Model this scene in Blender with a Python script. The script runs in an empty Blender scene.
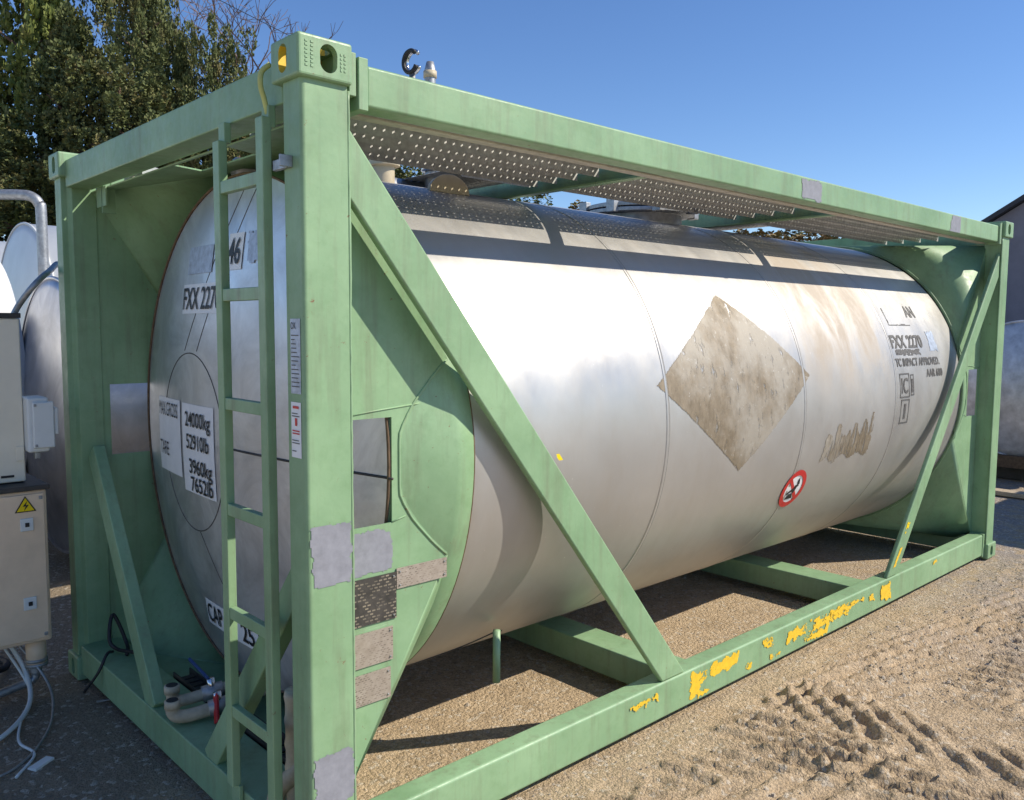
import bpy, bmesh, math, random
from mathutils import Vector, Matrix, noise
random.seed(7)
S = bpy.context.scene
C = S.collection
PI = math.pi

# ------------------------------------------------------------------ camera
cam_d = bpy.data.cameras.new('camera'); cam = bpy.data.objects.new('camera', cam_d); C.objects.link(cam)
yaw, pit, rol = 0.819117222, -0.0861768531, 0.00640917203
F = Vector((math.cos(pit)*math.cos(yaw), math.cos(pit)*math.sin(yaw), math.sin(pit)))
Rr = Vector((math.sin(yaw), -math.cos(yaw), 0)); U = Rr.cross(F)
R2 = math.cos(rol)*Rr + math.sin(rol)*U; U2 = -math.sin(rol)*Rr + math.cos(rol)*U
M = Matrix((R2, U2, -F)).transposed().to_4x4(); M.translation = Vector((-1.2138321, -2.17704410, 1.77523333))
cam.matrix_world = M
cam_d.sensor_width = 36; cam_d.lens = 846.41446/1024*36; cam_d.clip_start = .05; cam_d.clip_end = 1000
S.camera = cam

# ------------------------------------------------------------------ light
SUN = Vector((0.80, -0.86, 1.0)).normalized()
el = math.asin(SUN.z); az = math.atan2(SUN.x, SUN.y)
W = bpy.data.worlds.new('World'); S.world = W; W.use_nodes = True
nt = W.node_tree; nt.nodes.clear()
sky = nt.nodes.new('ShaderNodeTexSky'); sky.sky_type = 'NISHITA'; sky.sun_disc = False
sky.sun_elevation = el; sky.sun_rotation = az; sky.altitude = 0; sky.air_density = .9; sky.dust_density = 0.0; sky.ozone_density = 3.0
bg = nt.nodes.new('ShaderNodeBackground'); bg.inputs[1].default_value = .122
wo = nt.nodes.new('ShaderNodeOutputWorld')
hs = nt.nodes.new('ShaderNodeHueSaturation'); hs.inputs['Saturation'].default_value = 1.16; hs.inputs['Hue'].default_value = .508
nt.links.new(sky.outputs[0], hs.inputs['Color']); nt.links.new(hs.outputs[0], bg.inputs[0]); nt.links.new(bg.outputs[0], wo.inputs[0])
sd = bpy.data.lights.new('sun', 'SUN'); sd.energy = 4.4; sd.angle = math.radians(.5); sd.color = (1, .92, .78)
so = bpy.data.objects.new('sun', sd); C.objects.link(so); so.rotation_euler = SUN.to_track_quat('Z', 'Y').to_euler(); so.location = (5, -10, 12)
S.view_settings.view_transform = 'Standard'; S.view_settings.look = 'None'; S.view_settings.gamma = 1
S.view_settings.use_curve_mapping = False; S.view_settings.exposure = 0.38

# ------------------------------------------------------------------ materials
class NT:
    def __init__(s, name):
        s.m = bpy.data.materials.new(name); s.m.use_nodes = True; s.t = s.m.node_tree
        s.b = s.t.nodes['Principled BSDF']; s.out = s.t.nodes['Material Output']
        s.tc = s.n('ShaderNodeTexCoord').outputs['Object']
    def n(s, k, **kw):
        x = s.t.nodes.new(k)
        for a, v in kw.items(): setattr(x, a, v)
        return x
    def lk(s, a, b): s.t.links.new(a, b)
    def noise(s, scale, detail=4, rough=.55, vec=None, stretch=None, dist=0):
        x = s.n('ShaderNodeTexNoise'); x.inputs['Scale'].default_value = scale; x.inputs['Detail'].default_value = detail
        x.inputs['Roughness'].default_value = rough; x.inputs['Distortion'].default_value = dist
        v = vec or s.tc
        if stretch:
            mp = s.n('ShaderNodeMapping'); mp.inputs['Scale'].default_value = stretch; s.lk(v, mp.inputs[0]); v = mp.outputs[0]
        s.lk(v, x.inputs['Vector']); return x.outputs['Fac']
    def ramp(s, f, stops, interp='LINEAR'):
        r = s.n('ShaderNodeValToRGB'); r.color_ramp.interpolation = interp; e = r.color_ramp.elements
        for i, (p, c) in enumerate(stops):
            if i > 1: e.new(p)
            e[i].position = p
            e[i].color = (c, c, c, 1) if isinstance(c, (int, float)) else (*c, 1)
        s.lk(f, r.inputs[0]); return r.outputs[0]
    def mix(s, f, a, b, mode='MIX'):
        x = s.n('ShaderNodeMix', data_type='RGBA', blend_type=mode)
        for inp, v in ((x.inputs[0], f), (x.inputs[6], a), (x.inputs[7], b)):
            if isinstance(v, (int, float)): inp.default_value = v
            elif isinstance(v, tuple): inp.default_value = (*v, 1)
            else: s.lk(v, inp)
        return x.outputs[2]
    def math(s, op, a, b=0, c=0):
        x = s.n('ShaderNodeMath', operation=op)
        for i, v in enumerate((a, b, c)):
            if isinstance(v, (int, float)): x.inputs[i].default_value = v
            else: s.lk(v, x.inputs[i])
        return x.outputs[0]
    def bump(s, h, st, dist=.01):
        x = s.n('ShaderNodeBump'); x.inputs['Strength'].default_value = st; x.inputs['Distance'].default_value = dist
        s.lk(h, x.inputs['Height']); s.lk(x.outputs[0], s.b.inputs['Normal'])
    def setp(s, base=None, rough=None, metal=None, spec=None):
        for k, v in (('Base Color', base), ('Roughness', rough), ('Metallic', metal), ('Specular IOR Level', spec)):
            if v is None: continue
            if isinstance(v, tuple): s.b.inputs[k].default_value = (*v, 1)
            elif isinstance(v, (int, float)): s.b.inputs[k].default_value = v
            else: s.lk(v, s.b.inputs[k])

def paint(name, col, rough=.45, dirt=.45, dirtcol=(.15, .125, .085)):
    k = NT(name)
    n1 = k.noise(1.7, 6, .65); n2 = k.noise(28, 4, .7)
    c2 = tuple(x*.80 for x in col); c3 = (min(1, col[0]*1.22), min(1, col[1]*1.12), min(1, col[2]*1.2))
    c = k.mix(k.ramp(n1, [(.33, 0), (.67, 1)]), c2, c3)
    c = k.mix(k.ramp(k.noise(11, 6, .75), [(.50, 0), (.72, .35)]), c, (col[0]*.62, col[1]*.66, col[2]*.55))
    st = k.noise(5, 6, .7, stretch=(3.5, 3.5, .3))
    c = k.mix(k.math('MULTIPLY', k.ramp(st, [(.50, 0), (.78, 1)]), dirt), c, dirtcol)
    sc = k.ramp(k.noise(9, 5, .8, stretch=(.5, .5, 9)), [(.68, 0), (.72, .5)])
    c = k.mix(sc, c, (min(1, col[0]*1.9), min(1, col[1]*1.45), min(1, col[2]*1.8)))
    ch = k.ramp(k.noise(34, 6, .75), [(.665, 0), (.685, 1)])
    c = k.mix(ch, c, (.20, .11, .055))
    k.setp(c, k.ramp(n2, [(.3, rough-.06), (.7, rough+.16)]), 0)
    k.bump(k.math('ADD', k.noise(4, 4, .6), k.math('MULTIPLY', k.noise(60, 5, .7), .08)), .28, .012)
    return k.m
def plain(name, col, rough=.5, metal=0, var=.15, scale=20, bump=.1, stretch=None):
    k = NT(name)
    n1 = k.noise(scale, 5, .6, stretch=stretch)
    c = k.mix(k.ramp(n1, [(.3, 0), (.7, 1)]), tuple(x*(1-var) for x in col), tuple(min(1, x*(1+var)) for x in col))
    k.setp(c, rough, metal); k.bump(n1, bump, .005); return k.m

GREEN = (.232, .392, .208)
m_green = paint('green_paint', GREEN)
m_green2 = paint('green_paint_worn', (.24, .397, .215), .42, .6)
m_primer = plain('grey_primer', (.25, .255, .29), .6, 0, .15, 30)
m_flange = plain('cream_flange', (.46, .42, .35), .6, 0, .2, 30)  # flange under the top rail coloured cream, paler than the rail
m_yellow = plain('yellow_paint', (.78, .50, .03), .5, 0, .12, 40)
m_white = plain('white_vinyl', (.78, .79, .80), .4, 0, .06, 12)
m_faded = plain('faded_vinyl', (.42, .47, .55), .45, .3, .25, 40)
m_black = plain('black_lettering', (.012, .012, .014), .5, 0, .2, 60)
m_greyletter = plain('weathered_black_lettering', (.10, .095, .09), .6, 0, .4, 90)
m_red = plain('red_vinyl', (.55, .02, .02), .4, 0, .1, 40)
m_galv = plain('galvanised_steel', (.36, .37, .38), .5, .75, .25, 35)
m_grate = plain('galvanised_grating', (.48, .48, .46), .55, .25, .25, 35)
m_chrome = plain('polished_steel', (.7, .7, .72), .18, 1, .08, 20, .03)
m_rust = plain('rusty_sealant', (.125, .08, .045), .85, 0, .4, 30, .5)
m_rubber = plain('black_rubber', (.02, .02, .022), .6, 0, .3, 30)
m_cream = plain('cream_plastic', (.52, .44, .30), .55, 0, .15, 14)
m_tape = plain('cream_pipe_wrap', (.46, .40, .29), .7, 0, .25, 18, .6)
m_beige = plain('beige_enamel', (.82, .62, .43), .45, 0, .08, 8)
m_ivory = plain('ivory_enamel', (.82, .75, .60), .4, 0, .05, 8)
m_abs = plain('white_plastic', (.70, .72, .70), .4, 0, .05, 8)
m_redvalve = plain('red_handle', (.50, .02, .025), .4, 0, .1, 20)
m_bluevalve = plain('blue_handle', (.02, .05, .16), .4, 0, .1, 20)
m_signyel = plain('sign_yellow', (.85, .62, .0), .4, 0, .03, 20)
m_concrete = plain('grey_render_wall', (.25, .235, .26), .9, 0, .10, 2.5, .3)
m_roof = plain('dark_roof', (.05, .052, .06), .7, 0, .2, 5)
m_whitetank = plain('white_painted_cladding', (.66, .67, .67), .4, .05, .08, 3)
m_bark = plain('bark', (.14, .09, .06), .9, 0, .3, 12, .8)
m_twig = plain('bare_twigs', (.20, .13, .10), .9, 0, .25, 12, .3)
m_darksteel = plain('dark_frame_steel', (.06, .055, .05), .6, .3, .3, 8)
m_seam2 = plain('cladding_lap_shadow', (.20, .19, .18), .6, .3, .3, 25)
m_seam = plain('grimy_seam', (.10, .095, .095), .7, .3, .4, 25)
m_wood = plain('weathered_planks', (.42, .34, .24), .85, 0, .25, 14, .4, (1, 8, 8))
m_tarp = plain('grey_tarpaulin', (.28, .27, .28), .7, 0, .2, 8, .6)

def steel(name, stain=False, base=(.62, .60, .575), rough=.36, metal=.92):
    k = NT(name)
    br = k.noise(2.2, 6, .7, stretch=(3, 1.2, 1.2)); big = k.noise(.9, 5, .6); fine = k.noise(60, 5, .7)
    c = k.mix(k.ramp(big, [(.35, 0), (.7, 1)]), tuple(x*.86 for x in base), tuple(min(1, x*1.08) for x in base))
    c = k.mix(k.math('MULTIPLY', k.ramp(br, [(.45, 0), (.75, 1)]), .35), c, (.42, .37, .31))
    if not stain:
        mo = k.noise(2.6, 7, .68, dist=1.4); c = k.mix(k.ramp(mo, [(.42, 0), (.62, .55)]), c, tuple(x*.55 for x in base)); c = k.mix(k.ramp(mo, [(.28, .5), (.40, 0)]), c, (.72, .70, .67))  # dark and bright swirls in the colour stand in for mottled reflections
    rg = k.ramp(k.noise(3, 6, .7, stretch=(1.6, 1, 1)), [(.3, rough-.04), (.75, rough+.12)])
    if stain:
        sep = k.n('ShaderNodeSeparateXYZ'); k.lk(k.tc, sep.inputs[0])
        X, Z = sep.outputs[0], sep.outputs[2]
        # runs of tan dirt on the upper part of the third shell course
        mx = k.math('MULTIPLY', k.ramp(k.math('DIVIDE', X, 6), [(.50, 0), (.56, 1)]), k.ramp(k.math('DIVIDE', X, 6), [(.68, 1), (.725, 0)]))
        mz = k.math('MULTIPLY', k.ramp(k.math('DIVIDE', Z, 3), [(.43, 0), (.55, 1)]), k.ramp(k.math('DIVIDE', Z, 3), [(.74, 1), (.80, .5)]))
        st = k.ramp(k.noise(2.0, 7, .68, stretch=(1.9, 1.0, .8), dist=.5), [(.32, 0), (.56, 1)])
        f = k.math('MULTIPLY', k.math('MULTIPLY', mx, mz), k.math('MULTIPLY', st, .8))
        c = k.mix(f, c, (.37, .30, .225))
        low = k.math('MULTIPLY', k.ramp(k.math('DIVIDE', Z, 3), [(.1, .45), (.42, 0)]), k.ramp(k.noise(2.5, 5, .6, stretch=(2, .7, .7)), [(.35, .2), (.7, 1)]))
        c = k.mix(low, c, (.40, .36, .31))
        spk = k.ramp(k.noise(38, 3, .8), [(.70, 0), (.74, .5)])
        c = k.mix(spk, c, (.8, .78, .72))
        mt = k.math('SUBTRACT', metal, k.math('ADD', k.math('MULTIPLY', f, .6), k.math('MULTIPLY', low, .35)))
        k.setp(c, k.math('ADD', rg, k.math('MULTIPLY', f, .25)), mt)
    else: k.setp(c, rg, metal)
    k.bump(k.math('ADD', k.math('MULTIPLY', k.noise(2.4, 3, .5), 1.0), k.math('ADD', k.math('MULTIPLY', fine, .03), k.math('MULTIPLY', k.noise(30, 4, .7, stretch=(6, .6, .6)), .03))), .20, .02)
    return k.m
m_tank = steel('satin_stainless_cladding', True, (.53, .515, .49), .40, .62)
m_head = steel('dull_stainless_head', False, (.72, .73, .75), .38, .8)
m_steel2 = steel('stainless_neighbour', False, (.50, .51, .55), .34)
m_silver = plain('crumpled_foil_cladding', (.58, .585, .60), .42, .35, .25, 9, 1.0)

def residue_mat():
    k = NT('glue_residue')
    n = k.noise(10, 8, .75, stretch=(2.2, 1, 1)); n2 = k.noise(1.7, 6, .65); n3 = k.noise(30, 5, .8)
    c = k.mix(k.ramp(n, [(.35, 0), (.65, 1)]), (.165, .13, .085), (.29, .235, .165))
    c = k.mix(k.ramp(n2, [(.47, 0), (.60, .7)]), c, (.40, .37, .32))
    c = k.mix(k.ramp(n3, [(.60, 0), (.68, .7)]), c, (.50, .48, .44))
    c = k.mix(k.ramp(n3, [(.30, .6), (.38, 0)]), c, (.16, .125, .09))
    k.setp(c, .62, .2); k.bump(n3, .3, .003); return k.m
m_residue = residue_mat()

def flaky(base_mat, name, scale, thr, width=.02, stretch=None):
    m = base_mat.copy(); m.name = name; t = m.node_tree; b = t.nodes['Principled BSDF']; out = t.nodes['Material Output']
    tc = t.nodes.new('ShaderNodeTexCoord'); nz = t.nodes.new('ShaderNodeTexNoise'); nz.inputs['Scale'].default_value = scale; nz.inputs['Detail'].default_value = 7; nz.inputs['Roughness'].default_value = .72
    mp = t.nodes.new('ShaderNodeMapping'); mp.inputs['Scale'].default_value = stretch or (1, 1, 1); t.links.new(tc.outputs['Object'], mp.inputs[0]); t.links.new(mp.outputs[0], nz.inputs['Vector'])
    r = t.nodes.new('ShaderNodeValToRGB'); r.color_ramp.elements[0].position = thr; r.color_ramp.elements[1].position = thr+width
    tr = t.nodes.new('ShaderNodeBsdfTransparent'); mx = t.nodes.new('ShaderNodeMixShader')
    t.links.new(nz.outputs['Fac'], r.inputs[0]); t.links.new(r.outputs[0], mx.inputs[0]); t.links.new(tr.outputs[0], mx.inputs[1]); t.links.new(b.outputs[0], mx.inputs[2]); t.links.new(mx.outputs[0], out.inputs[0])
    return m
m_scuff = flaky(m_yellow, 'flaking_yellow_paint', 8, .42, .03, (1, 1, 1.6))
m_film = flaky(m_residue, 'thin_glue_film', 9, .345, .07, (2.2, 1, .8))
m_strokes = flaky(m_residue, 'scratched_glue_film', 14, .40, .10, (3.6, 1, .35))
def plate_mat(name='engraved_data_plate', base=((.31, .26, .21), (.46, .40, .34)), ink=(.13, .10, .08), sc=44, amt=.9):
    k = NT(name)
    w = k.noise(22, 6, .8); w2 = k.noise(5, 5, .7)
    mp = k.n('ShaderNodeMapping'); mp.inputs['Rotation'].default_value = (PI/2, 0, 0); k.lk(k.tc, mp.inputs[0])
    v = k.n('ShaderNodeTexBrick'); k.lk(mp.outputs[0], v.inputs[0]); v.inputs['Scale'].default_value = sc
    v.inputs['Color1'].default_value = (0, 0, 0, 1); v.inputs['Color2'].default_value = (1, 1, 1, 1); v.inputs['Mortar'].default_value = (0, 0, 0, 1)
    v.inputs['Mortar Size'].default_value = .09; v.inputs['Brick Width'].default_value = .55; v.inputs['Row Height'].default_value = .32
    c = k.mix(k.ramp(w, [(.3, 0), (.7, 1)]), *base)
    ln = k.math('MULTIPLY', k.ramp(v.outputs[0], [(.45, 0), (.55, 1)]), k.ramp(w2, [(.35, .15), (.6, amt)]))
    c = k.mix(ln, c, ink)
    c = k.mix(k.ramp(k.noise(40, 5, .8), [(.62, 0), (.70, .6)]), c, (.62, .56, .50))
    k.setp(c, .5, .3); return k.m
m_plate = plate_mat()
m_plate2 = plate_mat('stamped_black_data_plate', ((.035, .033, .03), (.10, .09, .08)), (.42, .36, .27), 30, .95)

def ground_mat():
    k = NT('sandy_gravel')
    a = k.noise(1.1, 6, .6); b = k.noise(7, 7, .7); f = k.noise(60, 6, .8)
    def vor(sc, feat='F1'):
        v = k.n('ShaderNodeTexVoronoi'); v.feature = feat; v.inputs['Scale'].default_value = sc; v.inputs['Randomness'].default_value = 1
        w = k.n('ShaderNodeVectorMath', operation='ADD'); nz = k.n('ShaderNodeTexNoise'); nz.inputs['Scale'].default_value = sc*.8
        ml = k.n('ShaderNodeVectorMath', operation='SCALE'); ml.inputs['Scale'].default_value = .6/sc
        k.lk(k.tc, nz.inputs['Vector']); k.lk(nz.outputs['Color'], ml.inputs[0]); k.lk(k.tc, w.inputs[0]); k.lk(ml.outputs[0], w.inputs[1]); k.lk(w.outputs[0], v.inputs['Vector'])
        return v
    v1, v2 = vor(55), vor(120)
    sand = k.mix(k.ramp(b, [(.3, 0), (.7, 1)]), (.44, .325, .20), (.68, .52, .34))
    grey = k.mix(k.ramp(f, [(.35, 0), (.65, 1)]), (.17, .16, .165), (.42, .39, .38))
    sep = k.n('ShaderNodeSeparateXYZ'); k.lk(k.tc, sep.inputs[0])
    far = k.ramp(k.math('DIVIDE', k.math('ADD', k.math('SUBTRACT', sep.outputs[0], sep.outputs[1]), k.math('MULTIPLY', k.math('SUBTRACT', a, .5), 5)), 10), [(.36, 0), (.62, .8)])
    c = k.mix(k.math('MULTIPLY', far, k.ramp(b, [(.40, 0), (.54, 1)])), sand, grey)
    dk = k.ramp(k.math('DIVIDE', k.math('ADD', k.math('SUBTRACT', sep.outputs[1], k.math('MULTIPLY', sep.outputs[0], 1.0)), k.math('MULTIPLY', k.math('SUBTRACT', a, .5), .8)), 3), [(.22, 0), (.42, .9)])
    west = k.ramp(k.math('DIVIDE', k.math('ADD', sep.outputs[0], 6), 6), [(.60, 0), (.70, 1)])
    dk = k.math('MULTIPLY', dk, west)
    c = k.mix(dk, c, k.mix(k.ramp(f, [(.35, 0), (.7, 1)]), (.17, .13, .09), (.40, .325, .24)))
    c = k.mix(k.math('MULTIPLY', k.math('SUBTRACT', 1, west), .8), c, (.66, .56, .43))  # unseen western ground made paler to bounce warm light onto the end frame
    # every stone its own tone
    sp = k.n('ShaderNodeSeparateColor'); k.lk(v1.outputs['Color'], sp.inputs[0]); sp2 = k.n('ShaderNodeSeparateColor'); k.lk(v2.outputs['Color'], sp2.inputs[0])
    c = k.mix(k.ramp(sp.outputs[0], [(.0, .55), (.2, 0)]), c, (.26, .205, .145))
    c = k.mix(k.ramp(sp.outputs[1], [(.86, 0), (.95, .6)]), c, (.70, .63, .52))
    c = k.mix(k.ramp(sp2.outputs[0], [(.0, .45), (.3, 0)]), c, (.28, .22, .155))
    c = k.mix(k.ramp(v2.outputs['Distance'], [(.40, 0), (.8, .5)]), c, (.20, .155, .105))
    k.setp(c, .95, 0, .2)
    h = k.math('ADD', k.math('MULTIPLY', v1.outputs['Distance'], -.55), k.math('MULTIPLY', v2.outputs['Distance'], -.35))
    h = k.math('ADD', h, k.math('MULTIPLY', f, .8))
    k.bump(h, 1.0, .012)
    return k.m
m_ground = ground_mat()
m_pebble = plain('pebbles', (.38, .32, .25), .9, 0, .45, 3.3, .5)
def leaf_mat(name, a, b, c3):
    k = NT(name)
    n = k.noise(1.3, 4, .6); n2 = k.noise(7, 3, .6)
    c = k.mix(k.ramp(n2, [(.3, 0), (.7, 1)]), a, b)
    c = k.mix(k.ramp(n, [(.52, 0), (.66, .85)]), c, c3)
    k.setp(c, .7, 0, .3)
    return k.m
m_leaf = leaf_mat('cypress_foliage', (.038, .060, .018), (.185, .205, .072), (.155, .125, .048))
m_leaf2 = leaf_mat('pine_foliage', (.10, .14, .035), (.22, .25, .06), (.15, .14, .05))
m_reed = leaf_mat('dry_hedge_foliage', (.13, .12, .04), (.28, .18, .09), (.12, .16, .05))

# ------------------------------------------------------------------ mesh helpers
def link(o, parent=None):
    C.objects.link(o)
    if parent: o.parent = parent
    return o
def mesh_obj(name, verts, faces, mat, parent=None, smooth=False, bevel=0, mats=None, mi=None):
    me = bpy.data.meshes.new(name); me.from_pydata(verts, [], faces)
    for m in (mats or [mat]): me.materials.append(m)
    if mi: me.polygons.foreach_set('material_index', mi)
    me.validate(); me.update()
    if smooth:
        me.polygons.foreach_set('use_smooth', [True]*len(me.polygons))
    o = bpy.data.objects.new(name, me); link(o, parent)
    if bevel:
        b = o.modifiers.new('bevel', 'BEVEL'); b.width = bevel; b.segments = 3; b.limit_method = 'ANGLE'; b.angle_limit = math.radians(35)
        me.polygons.foreach_set('use_smooth', [True]*len(me.polygons)); 
        w = o.modifiers.new('wn', 'WEIGHTED_NORMAL'); w.keep_sharp = True
    return o
def bmo(name, bm, mat, parent=None, smooth=False, bevel=0):
    bmesh.ops.recalc_face_normals(bm, faces=bm.faces)
    me = bpy.data.meshes.new(name); bm.to_mesh(me); bm.free(); me.materials.append(mat)
    if smooth or bevel: me.polygons.foreach_set('use_smooth', [True]*len(me.polygons))
    o = bpy.data.objects.new(name, me); link(o, parent)
    if bevel:
        b = o.modifiers.new('bevel', 'BEVEL'); b.width = bevel; b.segments = 3; b.limit_method = 'ANGLE'; b.angle_limit = math.radians(35)
        w = o.modifiers.new('wn', 'WEIGHTED_NORMAL'); w.keep_sharp = True
    return o
def bx(bm, lo, hi, R=None, T=None):
    c = [(x, y, z) for x in (lo[0], hi[0]) for y in (lo[1], hi[1]) for z in (lo[2], hi[2])]
    vs = []
    for p in c:
        v = Vector(p)
        if R is not None: v = R @ v
        if T is not None: v = v + Vector(T)
        vs.append(bm.verts.new(v))
    for f in ((0, 1, 3, 2), (4, 6, 7, 5), (0, 4, 5, 1), (2, 3, 7, 6), (0, 2, 6, 4), (1, 5, 7, 3)): bm.faces.new([vs[i] for i in f])
def box(name, lo, hi, mat, parent=None, bevel=.004, R=None, T=None):
    bm = bmesh.new(); bx(bm, lo, hi, R, T); return bmo(name, bm, mat, parent, bevel=bevel)
def beam_bm(bm, p0, p1, w, d, wdir):
    p0, p1 = Vector(p0), Vector(p1); a = (p1-p0).normalized(); wd = Vector(wdir); wd = (wd - wd.dot(a)*a).normalized(); dd = a.cross(wd)
    vs = []
    for p in (p0, p1):
        for s, t in ((-1, -1), (1, -1), (1, 1), (-1, 1)): vs.append(bm.verts.new(p + wd*s*w/2 + dd*t*d/2))
    for f in ((0, 1, 2, 3), (7, 6, 5, 4), (0, 4, 5, 1), (1, 5, 6, 2), (2, 6, 7, 3), (3, 7, 4, 0)): bm.faces.new([vs[i] for i in f])
def beam(name, p0, p1, w, d, wdir, mat, parent=None, bevel=.006):
    bm = bmesh.new(); beam_bm(bm, p0, p1, w, d, wdir); return bmo(name, bm, mat, parent, bevel=bevel)
def tube_bm(bm, pts, r, seg=12, caps=True, closed=False):
    pts = [Vector(p) for p in pts]; n = len(pts); rings = []; prev = None
    for i, p in enumerate(pts):
        if closed: t = (pts[(i+1) % n]-pts[i-1]).normalized()
        else: t = (pts[min(i+1, n-1)]-pts[max(i-1, 0)]).normalized()
        if prev is None:
            prev = t.orthogonal().normalized()
        prev = (prev - prev.dot(t)*t).normalized(); q = t.cross(prev)
        rr = r[min(i, len(r)-1)] if isinstance(r, (list, tuple)) else r
        rings.append([bm.verts.new(p + (prev*math.cos(2*PI*j/seg) + q*math.sin(2*PI*j/seg))*rr) for j in range(seg)])
    m = n if closed else n-1
    for i in range(m):
        a, b = rings[i], rings[(i+1) % n]
        for j in range(seg): bm.faces.new((a[j], a[(j+1) % seg], b[(j+1) % seg], b[j]))
    if caps and not closed: bm.faces.new(rings[0]); bm.faces.new(rings[-1])
def tube(name, pts, r, mat, parent=None, seg=12, closed=False):
    bm = bmesh.new(); tube_bm(bm, pts, r, seg, True, closed)
    o = bmo(name, bm, mat, parent, smooth=True); return o
def bez(pts, n=10):
    # Catmull-Rom through points
    P = [Vector(p) for p in pts]; P = [2*P[0]-P[1]] + P + [2*P[-1]-P[-2]]; out = []
    for i in range(1, len(P)-2):
        for k in range(n):
            t = k/n; a, b, c, d = P[i-1:i+3]
            out.append(.5*((2*b)+(-a+c)*t+(2*a-5*b+4*c-d)*t*t+(-a+3*b-3*c+d)*t**3))
    out.append(P[-2]); return out
def lathe_x(name, prof, cy, cz, mat, parent=None, seg=96, smooth=True, a0=0, a1=2*PI):
    vs, fs = [], []; full = abs(a1-a0-2*PI) < 1e-6; ns = seg if full else seg+1
    for x, r in prof:
        for j in range(ns):
            t = a0+(a1-a0)*j/seg; vs.append((x, cy-r*math.cos(t), cz+r*math.sin(t)))
    for i in range(len(prof)-1):
        for j in range(seg):
            j2 = (j+1) % ns
            fs.append((i*ns+j, (i+1)*ns+j, (i+1)*ns+j2, i*ns+j2))
    return mesh_obj(name, vs, fs, mat, parent, smooth)
def lathe_z(bm, prof, c, seg=40):
    rings = []
    for r, z in prof: rings.append([bm.verts.new((c[0]+r*math.cos(2*PI*j/seg), c[1]+r*math.sin(2*PI*j/seg), c[2]+z)) for j in range(seg)])
    for i in range(len(rings)-1):
        for j in range(seg): bm.faces.new((rings[i][j], rings[i][(j+1) % seg], rings[i+1][(j+1) % seg], rings[i+1][j]))
    bm.faces.new(rings[0]); bm.faces.new(rings[-1])
def empty(name, label, cat, loc=(0, 0, 0), group=None):
    o = bpy.data.objects.new(name, None); C.objects.link(o); o.location = loc; o.empty_display_size = .2
    return tag(o, label, cat, group)
def tag(o, label=None, cat=None, group=None, kind=None):
    if label: o['label'] = label
    if cat: o['category'] = cat
    if group: o['group'] = group
    if kind: o['kind'] = kind
    return o
def bake(o):
    dg = bpy.context.evaluated_depsgraph_get(); me = bpy.data.meshes.new_from_object(o.evaluated_get(dg)); o.modifiers.clear(); o.data = me
    return o

# text as mesh, mapped by fn(u, v) -> xyz ; u to the right, v up (metres)
def text_mesh(name, body, h, fn, mat, parent, width=None, xs=.7, bold=0):
    cu = bpy.data.curves.new('lettering', 'FONT'); cu.body = body; cu.size = h/.7; cu.resolution_u = 3; cu.offset = bold
    t = bpy.data.objects.new('lettering_source', cu); C.objects.link(t)
    dg = bpy.context.evaluated_depsgraph_get(); me = bpy.data.meshes.new_from_object(t.evaluated_get(dg))
    xsN = [v.co.x for v in me.vertices]; w = max(xsN)-min(xsN); x0 = min(xsN)
    sc = (width/w) if width else xs
    for v in me.vertices: v.co = Vector(fn((v.co.x-x0)*sc, v.co.y))
    me.materials.clear(); me.materials.append(mat)
    bpy.data.objects.remove(t); bpy.data.curves.remove(cu)
    o = bpy.data.objects.new(name, me); link(o, parent); return o
# ragged patch mapped by fn(u,v); u in 0..w, v in 0..h
def patch(name, w, h, fn, mat, parent, cell=.006, rag=.02, inside=None, seed=0, holes=0, hs=14):
    nx, ny = max(2, int(w/cell)), max(2, int(h/cell)); vs, fs, idx = [], [], {}
    def vid(i, j):
        if (i, j) not in idx: idx[(i, j)] = len(vs); vs.append(fn(i*w/nx, j*h/ny))
        return idx[(i, j)]
    for i in range(nx):
        for j in range(ny):
            u, v = (i+.5)*w/nx, (j+.5)*h/ny
            n = noise.fractal(Vector((u*25+seed, v*25, seed*1.7)), 1, 2, 4)
            d = min(u, w-u, v, h-v) if inside is None else inside(u, v)
            if d < rag*(.5+n): continue
            if holes and noise.fractal(Vector((u*hs-seed, v*hs+5, seed)), 1, 2, 4) > 1-holes: continue
            fs.append((vid(i, j), vid(i+1, j), vid(i+1, j+1), vid(i, j+1)))
    return mesh_obj(name, vs, fs, mat, parent)

# ================================================================== ground
def sstep(a, b, x):
    t = max(0, min(1, (x-a)/(b-a))); return t*t*(3-2*t)
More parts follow.
